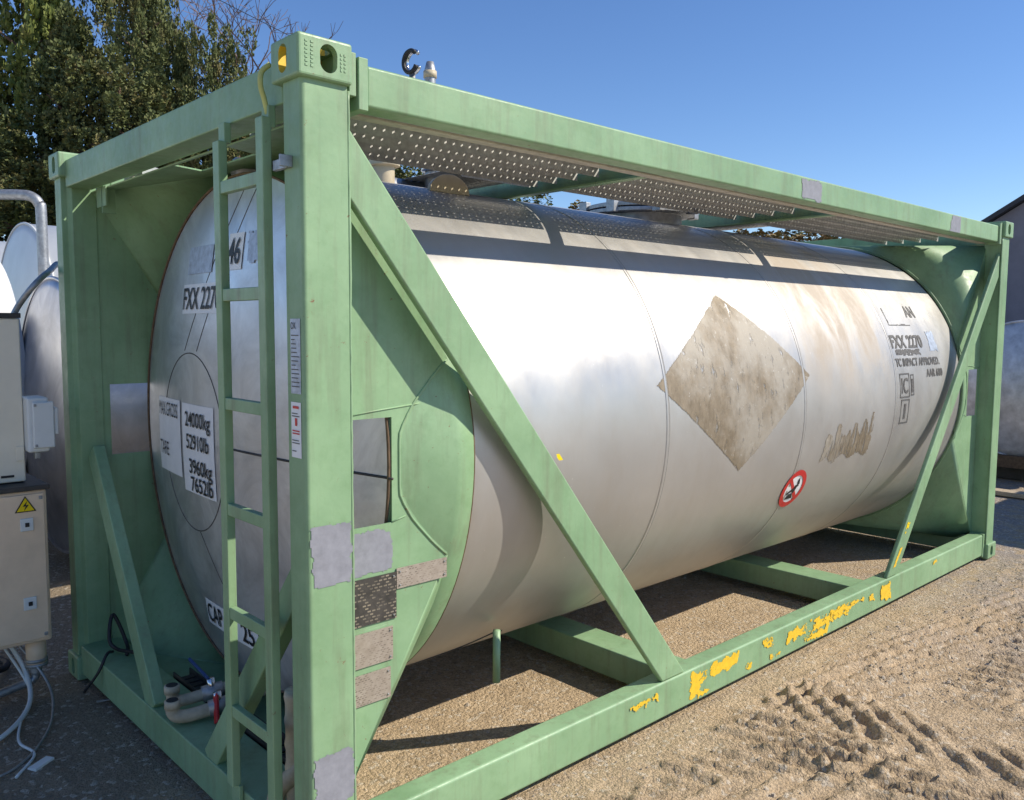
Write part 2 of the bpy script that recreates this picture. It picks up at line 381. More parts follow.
# centre line start, end, half width, lug direction right half, left half, spacing across the lugs, height
TRACKS = [((2.22, .30), (2.50, -2.6), .38, (-.62, -.78), (.30, -.95), .115, .026),
          ((2.45, -.30), (5.8, -.66), .22, (1, -.15), (.95, -.35), .095, .026),
          ((3.2, -.95), (8.4, -.75), .26, (.30, -.95), (.95, -.25), .12, .024),
          ((1.1, -.22), (2.3, -.75), .22, (.25, -.97), (.95, -.1), .11, .020)]
def track(x, y):
    h = 0
    wx = noise.noise(Vector((x*1.9, y*1.9, 3.1))); wy = noise.noise(Vector((x*5.5, y*5.5, 9)))
    for k, ((ax, ay), (bx_, by), hw, da, db, per, amp) in enumerate(TRACKS):
        dx, dy = bx_-ax, by-ay; L = math.hypot(dx, dy); dx /= L; dy /= L
        s = (x-ax)*dx+(y-ay)*dy; t = -(x-ax)*dy+(y-ay)*dx + .07*wx
        if s < -.3 or s > L+.3 or abs(t) > hw*1.4: continue
        e = sstep(hw*1.2, hw*.8, abs(t))*sstep(-.3, .2, s)*sstep(L+.3, L-.2, s)
        if e <= 0: continue
        ddx, ddy = da if t > 0 else db
        p = (x*ddy-y*ddx + .030*wx + .014*wy)/per + (.5 if t > 0 else 0)
        cell = math.floor(p); fr = p-cell; n = noise.noise(Vector((cell*3.7, k*5.1+(1 if t > 0 else 0), 0)))
        wd = .42+.14*n
        lug = sstep(0, .10, fr)*sstep(wd+.16, wd, fr)
        lug *= sstep(.02, .07, abs(t)) if k == 0 else 1
        keep = sstep(-.55, -.2, noise.noise(Vector((x*2.6, y*2.6, 3+k)))+.12+.2*n)
        crumb = noise.fractal(Vector((x*22, y*22, 5)), 1, 2, 3)
        h += e*(-.3*amp+keep*amp*(1+.35*n)*lug*(1+.6*crumb))
    return h
def gz(x, y):
    h = .012*noise.fractal(Vector((x*1.1, y*1.1, 0)), 1, 2, 4)
    clear = max(0, min(1, (-y-.05)/.15)) if x > -.3 else 1
    rough_ = .5+.5*clear
    h += .0085*noise.fractal(Vector((x*7, y*7, 2)), 1, 2, 5)*rough_
    # clods and ridges pushed up by tyres
    w = noise.noise(Vector((x*1.3, y*1.3, 7)))
    rid = 1-abs(noise.noise(Vector((x*3.0+y*1.2+w, y*7.5-x*2.0+w*2, 4))))*2.6
    h += .019*max(0, rid)*clear*sstep(-.15, .35, noise.noise(Vector((x*1.2, y*1.2, 12)))+.1)
    h += track(x, y)*clear
    r = .5 if (-.1 < y < 2.6 and -.1 < x < 6.2) else 1
    return h*r-.010
def grid(name, xs, ys, fz):
    vs = [(x, y, fz(x, y)) for x in xs for y in ys]; n = len(ys)
    fs = [(i*n+j, (i+1)*n+j, (i+1)*n+j+1, i*n+j+1) for i in range(len(xs)-1) for j in range(n-1)]
    return vs, fs
def lin(a, b, st): n = round((b-a)/st); return [a+(b-a)*i/n for i in range(n+1)]
gx = [-600, -200, -60, -20, -8, -4, -2.5] + lin(-1.6, 8.0, .014) + [8.3, 9, 10, 12, 16, 22, 40, 90, 250, 600]
gy = [-600, -200, -60, -20, -8, -4, -2.6] + lin(-2.0, .9, .014) + lin(.95, 4.2, .05) + [5, 6, 8, 12, 20, 40, 90, 250, 600]
def gzz(x, y):
    if x < -1.7 or x > 8.1 or y < -2.1 or y > 4.3: return -.012
    e = min(1, (x+1.6)/.3, (8-x)/.5, (y+2.0)/.3, (4.2-y)/.5)
    return gz(x, y)*max(0, e) - .012*(1-max(0, e))
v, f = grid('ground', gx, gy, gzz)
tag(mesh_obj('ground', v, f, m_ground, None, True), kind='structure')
# pebbles scattered over the yard: one object
vs, fs = [], []
for i in range(15000):
    if i < 9000: x = random.uniform(-1.3, 7.9); y = random.uniform(-1.9, 1.4) if random.random() < .8 else random.uniform(1.3, 4)
    else: x = random.uniform(3, 7.9); y = random.uniform(-1.9, -.1)
    s = random.choice([.0025, .003, .004, .005, .007] if random.random() < .985 else [.010, .014])*random.uniform(.7, 1.2)
    z = gzz(x, y)+s*.25; b = len(vs); ph = random.random()*6
    for k in range(5):
        rr = s*random.uniform(.8, 1.3); a = ph+k*2*PI/5; vs.append((x+rr*math.cos(a), y+rr*math.sin(a)*.8, z-.002))
    for k in range(5):
        rr = s*random.uniform(.4, .7); a = ph+k*2*PI/5+.3; vs.append((x+rr*math.cos(a), y+rr*math.sin(a)*.8, z+s*random.uniform(.35, .7)))
    fs.append(tuple(b+5+k for k in range(5)))
    for k in range(5): fs.append((b+k, b+(k+1) % 5, b+5+(k+1) % 5, b+5+k))
tag(mesh_obj('pebbles', vs, fs, m_pebble), 'small loose stones scattered over the sandy ground', 'gravel', kind='stuff')

# ================================================================== tank container
L, WD, H = 6.058, 2.438, 2.591
TC = empty('tank_container', 'green framed stainless steel tank container with ladder, standing on sandy ground', 'tank container', (L/2, WD/2, 0))
class PT:   # the thing sits at the container's base centre: part meshes are written in world metres, so give them the inverse offset
    pass
OFF = Vector((-L/2, -WD/2, 0))
def own(o):
    o.location = OFF; o.parent = TC; return o
CY, CZ, RT = 1.219, 1.315, 1.118

# corner castings ------------------------------------------------
def casting_mesh(yellow):
    bm = bmesh.new(); bx(bm, (0, 0, 0), (.178, .162, .118)); me = bpy.data.meshes.new('corner_casting'); bmesh.ops.recalc_face_normals(bm, faces=bm.faces); bm.to_mesh(me); bm.free()
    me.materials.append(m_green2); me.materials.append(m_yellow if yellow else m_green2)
    o = bpy.data.objects.new('c', me); C.objects.link(o)
    bv = o.modifiers.new('b', 'BEVEL'); bv.width = .009; bv.segments = 3
    cutters = []
    def cut(bm):
        bmesh.ops.recalc_face_normals(bm, faces=bm.faces)
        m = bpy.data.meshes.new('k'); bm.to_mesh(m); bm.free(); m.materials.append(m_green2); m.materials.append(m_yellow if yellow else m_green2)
        for p in m.polygons: p.material_index = 1 if yellow and p.normal.y > .5 else 0  # cavity faces on one side coloured yellow
        k = bpy.data.objects.new('k', m); C.objects.link(k); cutters.append(k)
        b = o.modifiers.new('k', 'BOOLEAN'); b.operation = 'DIFFERENCE'; b.object = k; b.solver = 'EXACT'
    b1 = bmesh.new(); bx(b1, (.024, .024, .024), (.160, .145, .098)); cut(b1)
    def slot(axis, cx, cy, hl, r, d0, d1):
        b = bmesh.new(); ring0, ring1 = [], []
        for k in range(24):
            a = 2*PI*k/24; u = r*math.cos(a); w = r*math.sin(a) + (hl-r)*(1 if math.sin(a) >= 0 else -1)
            for d, rg in ((d0, ring0), (d1, ring1)):
                p = (cx+u, d, cy+w) if axis == 'y' else ((d, cx+u, cy+w) if axis == 'x' else (cx+w, cy+u, d))
                rg.append(b.verts.new(p))
        b.faces.new(ring0); b.faces.new(ring1)
        for k in range(24): b.faces.new((ring0[k], ring0[(k+1) % 24], ring1[(k+1) % 24], ring1[k]))
        cut(b)
    slot('y', .098, .060, .040, .0285, -.02, .06)
    slot('x', .088, .060, .040, .024, -.02, .06)
    slot('z', .089, .078, .055, .028, .07, .15)
    dg = bpy.context.evaluated_depsgraph_get(); me = bpy.data.meshes.new_from_object(o.evaluated_get(dg))
    for k in cutters: bpy.data.objects.remove(k)
    bpy.data.objects.remove(o); me.name = 'corner_casting'; return me
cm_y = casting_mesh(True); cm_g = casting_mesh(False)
def place_casting(ix, iy, iz):
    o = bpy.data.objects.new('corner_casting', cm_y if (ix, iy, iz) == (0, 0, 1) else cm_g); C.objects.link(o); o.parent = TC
    o.scale = (-1 if ix else 1, -1 if iy else 1, 1 if iz else -1)
    o.location = Vector((L if ix else 0, WD if iy else 0, H-.118 if iz else .118)) + OFF
    return o
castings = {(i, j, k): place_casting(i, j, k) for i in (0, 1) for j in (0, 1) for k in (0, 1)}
castings[(0, 0, 1)]['label'] = 'corner casting with yellow faces inside its end slot'

# helper: mirrored box in the container (mx mirrors x, my mirrors y)
def X(x, m): return L-x if m else x
def Y(y, m): return WD-y if m else y
def cbox(name, lo, hi, mat, mx=0, my=0, bevel=.006):
    a = (X(lo[0], mx), Y(lo[1], my), lo[2]); b = (X(hi[0], mx), Y(hi[1], my), hi[2])
    return own(box(name, tuple(map(min, a, b)), tuple(map(max, a, b)), mat, bevel=bevel))

# posts: an open section with a rolled outer corner and a rib on its inner edge
for mx in (0, 1):
    for my in (0, 1):
        sec = [(.018, .018), (.170, .018), (.170, .146), (.060, .146), (.045, .122), (.018, .122)]
        r = .014; pts = [(.018+r*(1-math.cos(a)), .018+r*(1-math.sin(a))) for a in [PI*k/8 for k in range(5)]]
        sec = pts[::1][0:1] + pts[1:] + sec[1:]
        bm = bmesh.new(); ra = [bm.verts.new((X(x, mx), Y(y, my), .112)) for x, y in sec]; rb = [bm.verts.new((X(x, mx), Y(y, my), H-.114)) for x, y in sec]
        n = len(sec); bm.faces.new(ra); bm.faces.new(rb)
        for i in range(n): bm.faces.new((ra[i], ra[(i+1) % n], rb[(i+1) % n], rb[i]))
        o = own(bmo('corner_post', bm, m_green, bevel=.003))
        # weld bead down the post's inner edge
        bm = bmesh.new(); tube_bm(bm, [(X(.174, mx)+random.uniform(-.001, .001), Y(.022, my), z) for z in lin(.12, H-.13, .03)], [.0045+.0015*random.random() for _ in lin(.12, H-.13, .03)], 8)
        wb = bmo('weld_seam', bm, m_green2, o, smooth=True)

# end frames
for mx in (0, 1):
    cbox('end_rail', (.032, .150, 2.425), (.150, WD-.150, 2.552), m_green, mx)
    cbox('end_rail', (.022, .150, .032), (.215, WD-.150, .175), m_green, mx)
    for (x0_, y0_, z0_), (x1_, y1_, z1_) in (((.115, 2.245, 1.15), (.055, 1.36, .16)), ((.115, .19, 1.00), (.055, .79, .16))):
        own(beam('end_brace', (X(x0_, mx), y0_, z0_), (X(x1_, mx), y1_, z1_), .10, .055, (0, 1, 0), m_green))
# side rails
for my in (0, 1):
    cbox('side_rail', (.245, .030, 2.430), (L-.245, .118, 2.553), m_green, 0, my, .010)
    cbox('side_rail', (.215, .030, .028), (L-.215, .130, .196), m_green, 0, my, .012)
    cbox('rail_flange', (.25, .119, 2.424), (L-.25, .165, 2.432), m_flange, 0, my, .001)
    for mx in (0, 1):
        # spacer plates between casting and rails
        cbox('rail_gusset', (.180, .024, 2.452), (.205, .120, 2.578), m_green2, mx, my, .003)
        cbox('rail_gusset', (.209, .018, 2.415), (.243, .125, 2.568), m_green2, mx, my, .003)
        cbox('rail_gusset', (.180, .028, .020), (.213, .130, .20), m_green2, mx, my, .003)
        # side diagonal
        a = Vector((X(.154, mx), Y(.046, my), 2.292)); b = Vector((X(1.904, mx), Y(.046, my), .152))
        w = .132 if mx == 0 else .112
        d = (b-a).normalized()
        # clip the brace's ends to the post and the rail
        bm = bmesh.new(); beam_bm(bm, a - d*.05, b + d*.1, w, .031, (1, 0, 1) if mx == 0 else (-1, 0, 1))
        bmesh.ops.bisect_plane(bm, geom=bm.verts[:]+bm.edges[:]+bm.faces[:], plane_co=(X(.174, mx), 0, 0), plane_no=(-1 if mx == 0 else 1, 0, 0), clear_outer=True)
        bmesh.ops.bisect_plane(bm, geom=bm.verts[:]+bm.edges[:]+bm.faces[:], plane_co=(0, 0, .198), plane_no=(0, 0, -1), clear_outer=True)
        bmesh.ops.holes_fill(bm, edges=bm.edges[:])
        own(bmo('diagonal_brace', bm, m_green, bevel=.008))
# top cross members and bottom cross members
for x in (1.79, 3.56):
    bm = bmesh.new(); bx(bm, (x, .122, 2.440), (x+.012, WD-.122, 2.525)); bx(bm, (x-.035, .122, 2.430), (x+.012, WD-.122, 2.439)); own(bmo('top_cross_member', bm, m_green))
for x0, x1 in ((1.94, 2.13), (3.86, 4.06)):
    cbox('bottom_cross_member', (x0, .131, .035), (x1, WD-.131, .175), m_green, 0, 0, .008)

# tank shell -----------------------------------------------------
XH = .395; RH = 1.076
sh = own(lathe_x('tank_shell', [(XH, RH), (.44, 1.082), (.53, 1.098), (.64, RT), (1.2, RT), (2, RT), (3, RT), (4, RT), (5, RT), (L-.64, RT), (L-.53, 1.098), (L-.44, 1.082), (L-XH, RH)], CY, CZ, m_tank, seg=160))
def headx(y, z):
    q = ((y-CY)**2+(z-CZ)**2)/RH**2
    return XH - .105*(1-q) if q < 1 else XH
for mx in (0, 1):
    prof = [(X(XH-.105*(1-(k/24)**2), mx), max(.0005, RH*k/24)) for k in range(25)]
    hd = own(lathe_x('tank_head', prof, CY, CZ, m_head, seg=120))
    rg = own(tube('sealant_ring', [(X(XH-.004, mx), CY-(RH+.004)*math.cos(t), CZ+(RH+.004)*math.sin(t)) for t in [2*PI*k/120 for k in range(120)]], .0055, m_rust, seg=8, closed=True))
    if mx == 0: head_front = hd
# cladding seams
for x, a in ((1.875, 0), (3.12, .02), (4.30, .03)):
    own(lathe_x('cladding_seam', [(x-.010, RT+.0005), (x-.009, RT+.0022), (x+.009, RT+.0022), (x+.010, RT+.0005)], CY, CZ, m_tank, seg=120))
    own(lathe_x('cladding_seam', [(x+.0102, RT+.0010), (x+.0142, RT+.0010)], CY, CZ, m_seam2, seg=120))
own(tube('cladding_seam', bez([(1.20, CY-math.sqrt(RT**2-(z-CZ)**2)-.002, z) if False else (x, CY-(RT+.002)*math.cos(t), CZ+(RT+.002)*math.sin(t)) for x, t in ((1.28, -.93), (1.22, -.92), (1.12, -1.0), (.98, -1.07), (.86, -1.13))]), .003, m_darksteel, seg=6))

def on_tank(x0, z0, off):      # maps (u,v) with u along x and v up the shell
    t0 = math.asin((z0-CZ)/RT)
    def fn(u, v):
        t = t0+v/RT; return (x0+u, CY-(RT+off)*math.cos(t), CZ+(RT+off)*math.sin(t))
    return fn
# glue residue of the removed placard
dw, dh = 1.40, .93; t_lo = math.asin((1.058-CZ)/RT)
def dia(u, v):
    # top at 2.49, bottom at 2.53, left at 1.765 / right at 3.17
    cu = .745; a = abs(u-cu)/(.70 if u < cu else .68) + abs(v-dh*.5)/(dh*.5)
    return (1-a)*.35
pr = own(patch('placard_residue', dw+.02, dh, on_tank(1.765, 1.058, .0016), m_film, None, .006, .003, dia, 3, .02, 16)); pr['label'] = 'brown diamond of old placard glue on the tank side'
gs = own(patch('glue_smear', .62, .30, on_tank(3.38, .985, .0016), m_strokes, None, .007, .02, lambda u, v: min(u, .62-u, v-.02-.02*math.sin(u*30), .12+.17*abs(noise.noise(Vector((u*9, 3, 0))))*1.6-v+.04), 8, .1, 22))
gs['label'] = 'scratched smear of glue on the tank side'
# no-smoking sign
SX, SZ = 3.18, .872; st0 = on_tank(SX, SZ, .003)
def ring_mesh(name, r0, r1, fn, mat, seg=48):
    vs, fs = [], []
    for j in range(seg):
        a = 2*PI*j/seg; vs.append(fn(r0*math.cos(a), r0*math.sin(a))); vs.append(fn(r1*math.cos(a), r1*math.sin(a)))
    for j in range(seg):
        k = (j+1) % seg; fs.append((2*j, 2*j+1, 2*k+1, 2*k))
    return mesh_obj(name, vs, fs, mat)
def poly_fn(name, polys, fn, mat, parent=None):
    vs, fs = [], []
    for p in polys:
        b = len(vs); vs += [fn(u, v) for u, v in p]; fs.append(tuple(range(b, b+len(p))))
    return mesh_obj(name, vs, fs, mat, parent)
sg = ring_mesh('no_smoking_sign', .0008, .118, on_tank(SX, SZ, .002), m_white); own(sg)
r_ = ring_mesh('sign_ring', .088, .122, on_tank(SX, SZ, .004), m_red); r_.parent = sg
c_, s_ = math.cos(PI*.75), math.sin(PI*.75)
def rb(u0, v0, u1, v1, ang):
    c, s = math.cos(ang), math.sin(ang); return [(u*c-v*s, u*s+v*c) for u, v in ((u0, v0), (u1, v0), (u1, v1), (u0, v1))]
poly_fn('pictogram', [rb(-.06, -.009, .05, .009, .5), [(-.05, -.065), (.03, -.065), (.01, -.03), (-.03, -.03)], [(.03, .02), (.05, .03), (.03, .075), (.02, .05)], rb(-.02, -.03, .03, .0, 1.2)], on_tank(SX, SZ, .0035), m_black, sg)
poly_fn('sign_slash', [rb(-.09, -.012, .09, .012, PI*.75)], on_tank(SX, SZ, .0045), m_red, sg)
# lettering on the side
def side_text(body, x0, z, h, w, mat=m_greyletter, bold=0):
    return own(text_mesh('side_lettering', body, h, on_tank(x0, z, .003), mat, None, w, bold=bold))
side_text('FXX 2270', 4.33, 1.655, .085, .50, bold=.004)
side_text('TC IMPACT APPROVED.', 4.33, 1.535, .052, .72, bold=.002)
side_text('AAR 600', 4.80, 1.455, .052, .28, bold=.002)
side_text('AN', 4.74, 1.86, .085, .16, bold=.004)
own(patch('faded_lettering', .40, .045, on_tank(4.36, 1.602, .002), m_greyletter, None, .006, .008, None, 5, .45, 40))
own(patch('faded_lettering', .34, .13, on_tank(4.40, 1.80, .002), m_greyletter, None, .006, .004, lambda u, v: min(max(.012-u, .010-v), .2) , 5, .5, 30))
own(patch('faded_sticker', .15, .16, on_tank(4.93, 1.62, .002), m_faded, None, .008, .02, None, 9))
def frame_poly(u0, v0, u1, v1, t): return [[(u0, v0), (u1, v0), (u1, v0+t), (u0, v0+t)], [(u0, v1-t), (u1, v1-t), (u1, v1), (u0, v1)], [(u0, v0+t), (u0+t, v0+t), (u0+t, v1-t), (u0, v1-t)], [(u1-t, v0+t), (u1, v0+t), (u1, v1-t), (u1-t, v1-t)]]
own(poly_fn('approval_mark', frame_poly(0, 0, .15, .16, .009)+frame_poly(.17, .01, .22, .15, .007)+frame_poly(.02, -.17, .15, -.01, .009)+[[(.18, .03), (.21, .03), (.21, .12), (.18, .12)], [(.07, -.14), (.10, -.14), (.10, -.04), (.07, -.04)]], on_tank(4.36, 1.33, .003), m_greyletter))
own(text_mesh('side_lettering', 'IC', .10, on_tank(4.385, 1.36, .003), m_greyletter, None, .10, bold=.002))

# lettering on the near head: u to the viewer's right = -y
def on_head(y0, z0, off, sl=0):
    def fn(u, v):
        y = y0+.055-u; z = z0+v+sl*u; return (headx(y, z)-off, y, z)
    return fn
def head_panel(y0, z0, w, h, mat=m_white, nx=8, ny=6):
    fn = on_head(y0, z0, .0035); vs = [fn(w*i/nx, h*j/ny) for i in range(nx+1) for j in range(ny+1)]; n = ny+1
    fs = [(i*n+j, i*n+j+1, (i+1)*n+j+1, (i+1)*n+j) for i in range(nx) for j in range(ny)]
    return own(mesh_obj('lettering_panel', vs, fs, mat))
def head_text(body, y0, z, h, w, off=.008, bold=.001, mat=m_black):
    return own(text_mesh('end_lettering', body, h, on_head(y0, z, off), mat, None, w, bold=bold))
head_panel(1.615, 1.825, .46, .13); head_text('FXX 2270', 1.60, 1.845, .095, .42, bold=.0015)
head_panel(1.15, 2.00, .13, .15); head_text('46', 1.14, 2.025, .105, .105, bold=.002)
head_panel(1.58, 2.00, .28, .12, m_faded); own(patch('faded_sticker', .14, .13, on_head(.985, 2.02, .004), m_faded, None, .01, .012))
head_panel(1.975, 1.075, .36, .355); head_panel(1.585, 1.025, .37, .40)
head_text('MAX.GROSS', 1.955, 1.345, .066, .31, bold=.0); head_text('TARE', 1.95, 1.155, .066, .15, bold=.0)
head_text('24000kg', 1.535, 1.325, .066, .29); head_text('52910lb', 1.525, 1.225, .066, .26)
head_text('3960kg', 1.500, 1.115, .066, .26); head_text('7652lb', 1.490, 1.035, .066, .25)
head_panel(1.50, .41, .60, .12); head_text('CAP 1', 1.48, .43, .085, .22, bold=.0015); head_text('25 l', 1.12, .43, .085, .17, bold=.0015)
# inspection disc and ribs on the head
HC = (1.555, 1.25); m_flg = .0028
own(tube('head_flange', [(headx(HC[0]-.375*math.cos(t), HC[1]+.40*math.sin(t))-.0, HC[0]-.375*math.cos(t), HC[1]+.40*math.sin(t)) for t in [2*PI*k/72 for k in range(72)]], m_flg, m_seam, seg=6, closed=True))
for y0, y1, z0, z1 in ((1.62, 1.10, 1.66, 2.38), (1.47, .98, 1.66, 2.40), (1.50, .98, .85, .30)):
    own(tube('head_seam', [(headx(y0+(y1-y0)*t, z0+(z1-z0)*t)-.0, y0+(y1-y0)*t, z0+(z1-z0)*t) for t in [k/12 for k in range(13)]], .0022, m_darksteel, seg=6))
own(tube('head_seam', [(headx(y, 1.27+.0*y)-.002, y, 1.27) for y in lin(.12, 1.18, .05)], .005, m_darksteel, seg=6))

# skirts: flat plates with openings, conical corners, collar -----
XP, Y0, ZB, ZT, XR, RC = .150, .137, .13, 2.415, .637, 1.137
COL = [(.400, 1.079), (.44, 1.089), (.53, 1.110), (.637, 1.137), (.715, 1.139)]
COLF = COL[:4]
TH = math.asin(math.sqrt(RC**2-(CY-Y0)**2)/RC)
def tri_hole(name, poly, hole, parent, mat=m_green):
    bm = bmesh.new(); eds = []
    for lp in [poly] + ([hole] if hole else []):
        vs = [bm.verts.new(p) for p in lp]
        for i in range(len(vs)): eds.append(bm.edges.new((vs[i], vs[(i+1) % len(vs)])))
    bmesh.ops.triangle_fill(bm, use_beauty=True, use_dissolve=False, edges=eds)
    o = bmo(name, bm, mat, parent); sm = o.modifiers.new('s', 'SOLIDIFY'); sm.thickness = .006; sm.offset = 0
    return o
for mx in (0, 1):
    root = own(bmo('end_skirt', (lambda b: (bx(b, (X(.62, mx)-.02, CY-.03, CZ+RT+.010), (X(.62, mx)+.02, CY+.03, CZ+RT+.018)), b)[1])(bmesh.new()), m_green2))
    def P(x, y, z): return Vector((X(x, mx), y, z))
    def circ(t): return P(XR-.072*max(0, math.sin(t))**1.5, CY-RC*math.cos(t), CZ+RC*math.sin(t))
    for my in (0, 1):
        yy = Y(Y0, my); zq = RC*math.sin(TH)
        hole = [P(.205, yy, 1.120), P(.400, yy, 1.120), P(.400, yy, 1.475), P(.205, yy, 1.475)]
        tri_hole('side_plate', [P(XP, yy, ZT), P(XP, yy, ZB), P(XR, yy, CZ-zq), P(XR, yy, CZ+zq)], hole, root)
    A, B, T = P(XP, Y0, ZT), P(XP, WD-Y0, ZT), circ(PI/2)
    def inpt(x, y): return P(x, y, ZT+(x-XP)/(XR-.072-XP)*(CZ+RC-ZT))
    tri_hole('top_plate', [A, B, T], [inpt(.165, 1.30), inpt(.33, 1.42), inpt(.33, .92), inpt(.165, .80)], root)
    A, B, T = P(XP, Y0, ZB), P(XP, WD-Y0, ZB), P(XR, CY, CZ-RC)
    tri_hole('bottom_plate', [A, B, T], None, root)
    for (cy_, cz_, t0, t1) in ((Y0, ZT, TH, PI/2), (WD-Y0, ZT, PI/2, PI-TH), (WD-Y0, ZB, PI+TH, 3*PI/2), (Y0, ZB, 3*PI/2, 2*PI-TH)):
        N = 20; vs = [P(XP, cy_, cz_)] + [circ(t0+(t1-t0)*k/N) for k in range(N+1)]
        o = mesh_obj('corner_cone', vs, [(0, k, k+1) for k in range(1, N+1)], m_green, root, True)
        sm = o.modifiers.new('s', 'SOLIDIFY'); sm.thickness = .006; sm.offset = 0
    col = COLF if mx else COL
    rr = lathe_x('collar', [(x, r) for x, r in col]+[(col[-1][0], RT+.001)], CY, CZ, m_green, root, seg=128)
    for v_ in rr.data.vertices:
        up = max(0, (v_.co.z-CZ)/RC)**1.5; v_.co.x = X(v_.co.x - .10*up*max(0, (v_.co.x-.45)/.265), mx)
    er = col[-1][1]
    tube('collar_edge', [(X(col[-1][0]+.002-.10*max(0, math.sin(t))**1.5*(col[-1][0]-.45)/.265, mx), CY-(er-.004)*math.cos(t), CZ+(er-.004)*math.sin(t)) for t in [2*PI*k/128 for k in range(128)]], .005, m_green2 if mx else m_rust, root, 8, True)
    # welded seam where the flat plate meets the collar
    for my in (0, 1):
        def colr(x):
            for (xa, ra), (xb, rb_) in zip(COL, COL[1:]):
                if x <= xb: return ra+(rb_-ra)*(x-xa)/(xb-xa)
            return COL[-1][1]
        def meet(z):
            r_ = math.sqrt((CY-Y0)**2+(z-CZ)**2); best = min(lin(.43, .637, .002), key=lambda x: abs(colr(x)-r_))
            return (X(best, mx), Y(Y0-.004, my), z)
        def fl(x, z): return (X(x, mx), Y(Y0-.004, my), z)
        tube('weld_seam', [meet(z) for z in lin(.97, 1.66, .03)], .0045, m_green2, root, 6)
        tube('weld_seam', [fl(.160, 1.482), fl(.34, 1.50), fl(.52, 1.515)], .003, m_green2, root, 6)
        tube('weld_seam', [fl(.40, 1.122), fl(.455, 1.135)], .0025, m_green2, root, 6)

# near side: plates, primer patches, stickers -------------------
def on_plate(x0, z0, off):
    def fn(u, v):
        return (x0+u, Y0-.003-off, z0+v)
    return fn
def on_y(x0, y, z0): return lambda u, v: (x0+u, y, z0+v)
def on_x(x, y0, z0): return lambda u, v: (x, y0-u, z0+v)
own(patch('primer_patch', .170, .150, on_plate(.235, .958, .0015), m_primer, None, .004, .012, None, 2))
def data_plate(x0, z0, w, h, mat, lab=None):
    bm = bmesh.new(); f = on_plate(x0, z0, 0); p = [f(0, 0), f(w, 0), f(w, h), f(0, h)]
    a = [bm.verts.new(Vector(q)-Vector((0, .002, 0))) for q in p]; b = [bm.verts.new(Vector(q)-Vector((0, .006, 0))) for q in p]
    bm.faces.new(a); bm.faces.new(b)
    for i in range(4): bm.faces.new((a[i], a[(i+1) % 4], b[(i+1) % 4], b[i]))
    o = own(bmo('data_plate', bm, mat))
    if lab: o['label'] = lab
    for cx, cz in ((.012, .012), (w-.012, .012), (w-.012, h-.012), (.012, h-.012)):
        c = Vector(f(cx, cz)) - Vector((0, .008, 0)); bm = bmesh.new(); bmesh.ops.create_icosphere(bm, subdivisions=1, radius=.004, matrix=Matrix.Translation(c)); bmo('rivet', bm, m_galv, o)
    return o
data_plate(.222, .792, .190, .158, m_plate2, 'black and tan stamped data plate')
data_plate(.414, .890, .215, .070, m_plate, 'long tan data plate')
data_plate(.222, .652, .175, .115, m_plate, 'tan data plate with a white scratch')
data_plate(.222, .523, .165, .105, m_plate, 'lowest tan data plate')
own(patch('primer_patch', .146, .20, on_y(.026, .0165, .985), m_primer, None, .004, .010, None, 12))
own(patch('primer_patch', .146, .17, on_y(.026, .0165, .30), m_primer, None, .004, .010, None, 14))
own(patch('primer_patch', .22, .112, on_y(2.86, .028, 2.434), m_primer, None, .006, .012, None, 22))
own(patch('primer_patch', .20, .108, on_y(4.85, .028, 2.436), m_primer, None, .006, .02, lambda u, v: min(u-.4*v, .20-u+.25*v, v+.05, .15-v), 25))
# stickers on the near post's end face
stk = own(mesh_obj('inspection_sticker', [(.0165, y, z) for y, z in ((.098, 1.575), (.040, 1.575), (.040, 1.795), (.098, 1.795))], [(0, 1, 2, 3)], m_faded)); stk['label'] = 'grey inspection sticker headed OK'
text_mesh('sticker_lettering', 'OK', .020, on_x(.0150, .094, 1.765), m_black, stk, .030)
for k in range(13):
    zz = 1.745-.0125*k; wv = random.uniform(.02, .045)
    poly_fn('sticker_line', [[(0, 0), (wv, 0), (wv, .003), (0, .003)]], on_x(.0152, .092, zz), m_greyletter, stk)
stk2 = own(mesh_obj('notice_sticker', [(.0165, y, z) for y, z in ((.100, 1.385), (.042, 1.385), (.042, 1.550), (.100, 1.550))], [(0, 1, 2, 3)], m_white)); stk2['label'] = 'white notice sticker with red print'
[poly_fn('sticker_mark', [p_], on_x(.0150, .100, 1.385), m_red, stk2) for p_ in [[(.012, .146), (.046, .146), (.046, .154), (.012, .154)], [(.024, .095), (.036, .095), (.036, .118), (.024, .118)], [(.008, .078), (.05, .078), (.05, .082), (.008, .082)], [(.008, .07), (.05, .07), (.05, .074), (.008, .074)]]]
poly_fn('sticker_line', [[(.006, a), (w, a), (w, a+.003), (.006, a+.003)] for a, w in ((.13, .04), (.122, .05), (.05, .045), (.042, .05), (.018, .03))], on_x(.0150, .100, 1.385), m_greyletter, stk2)

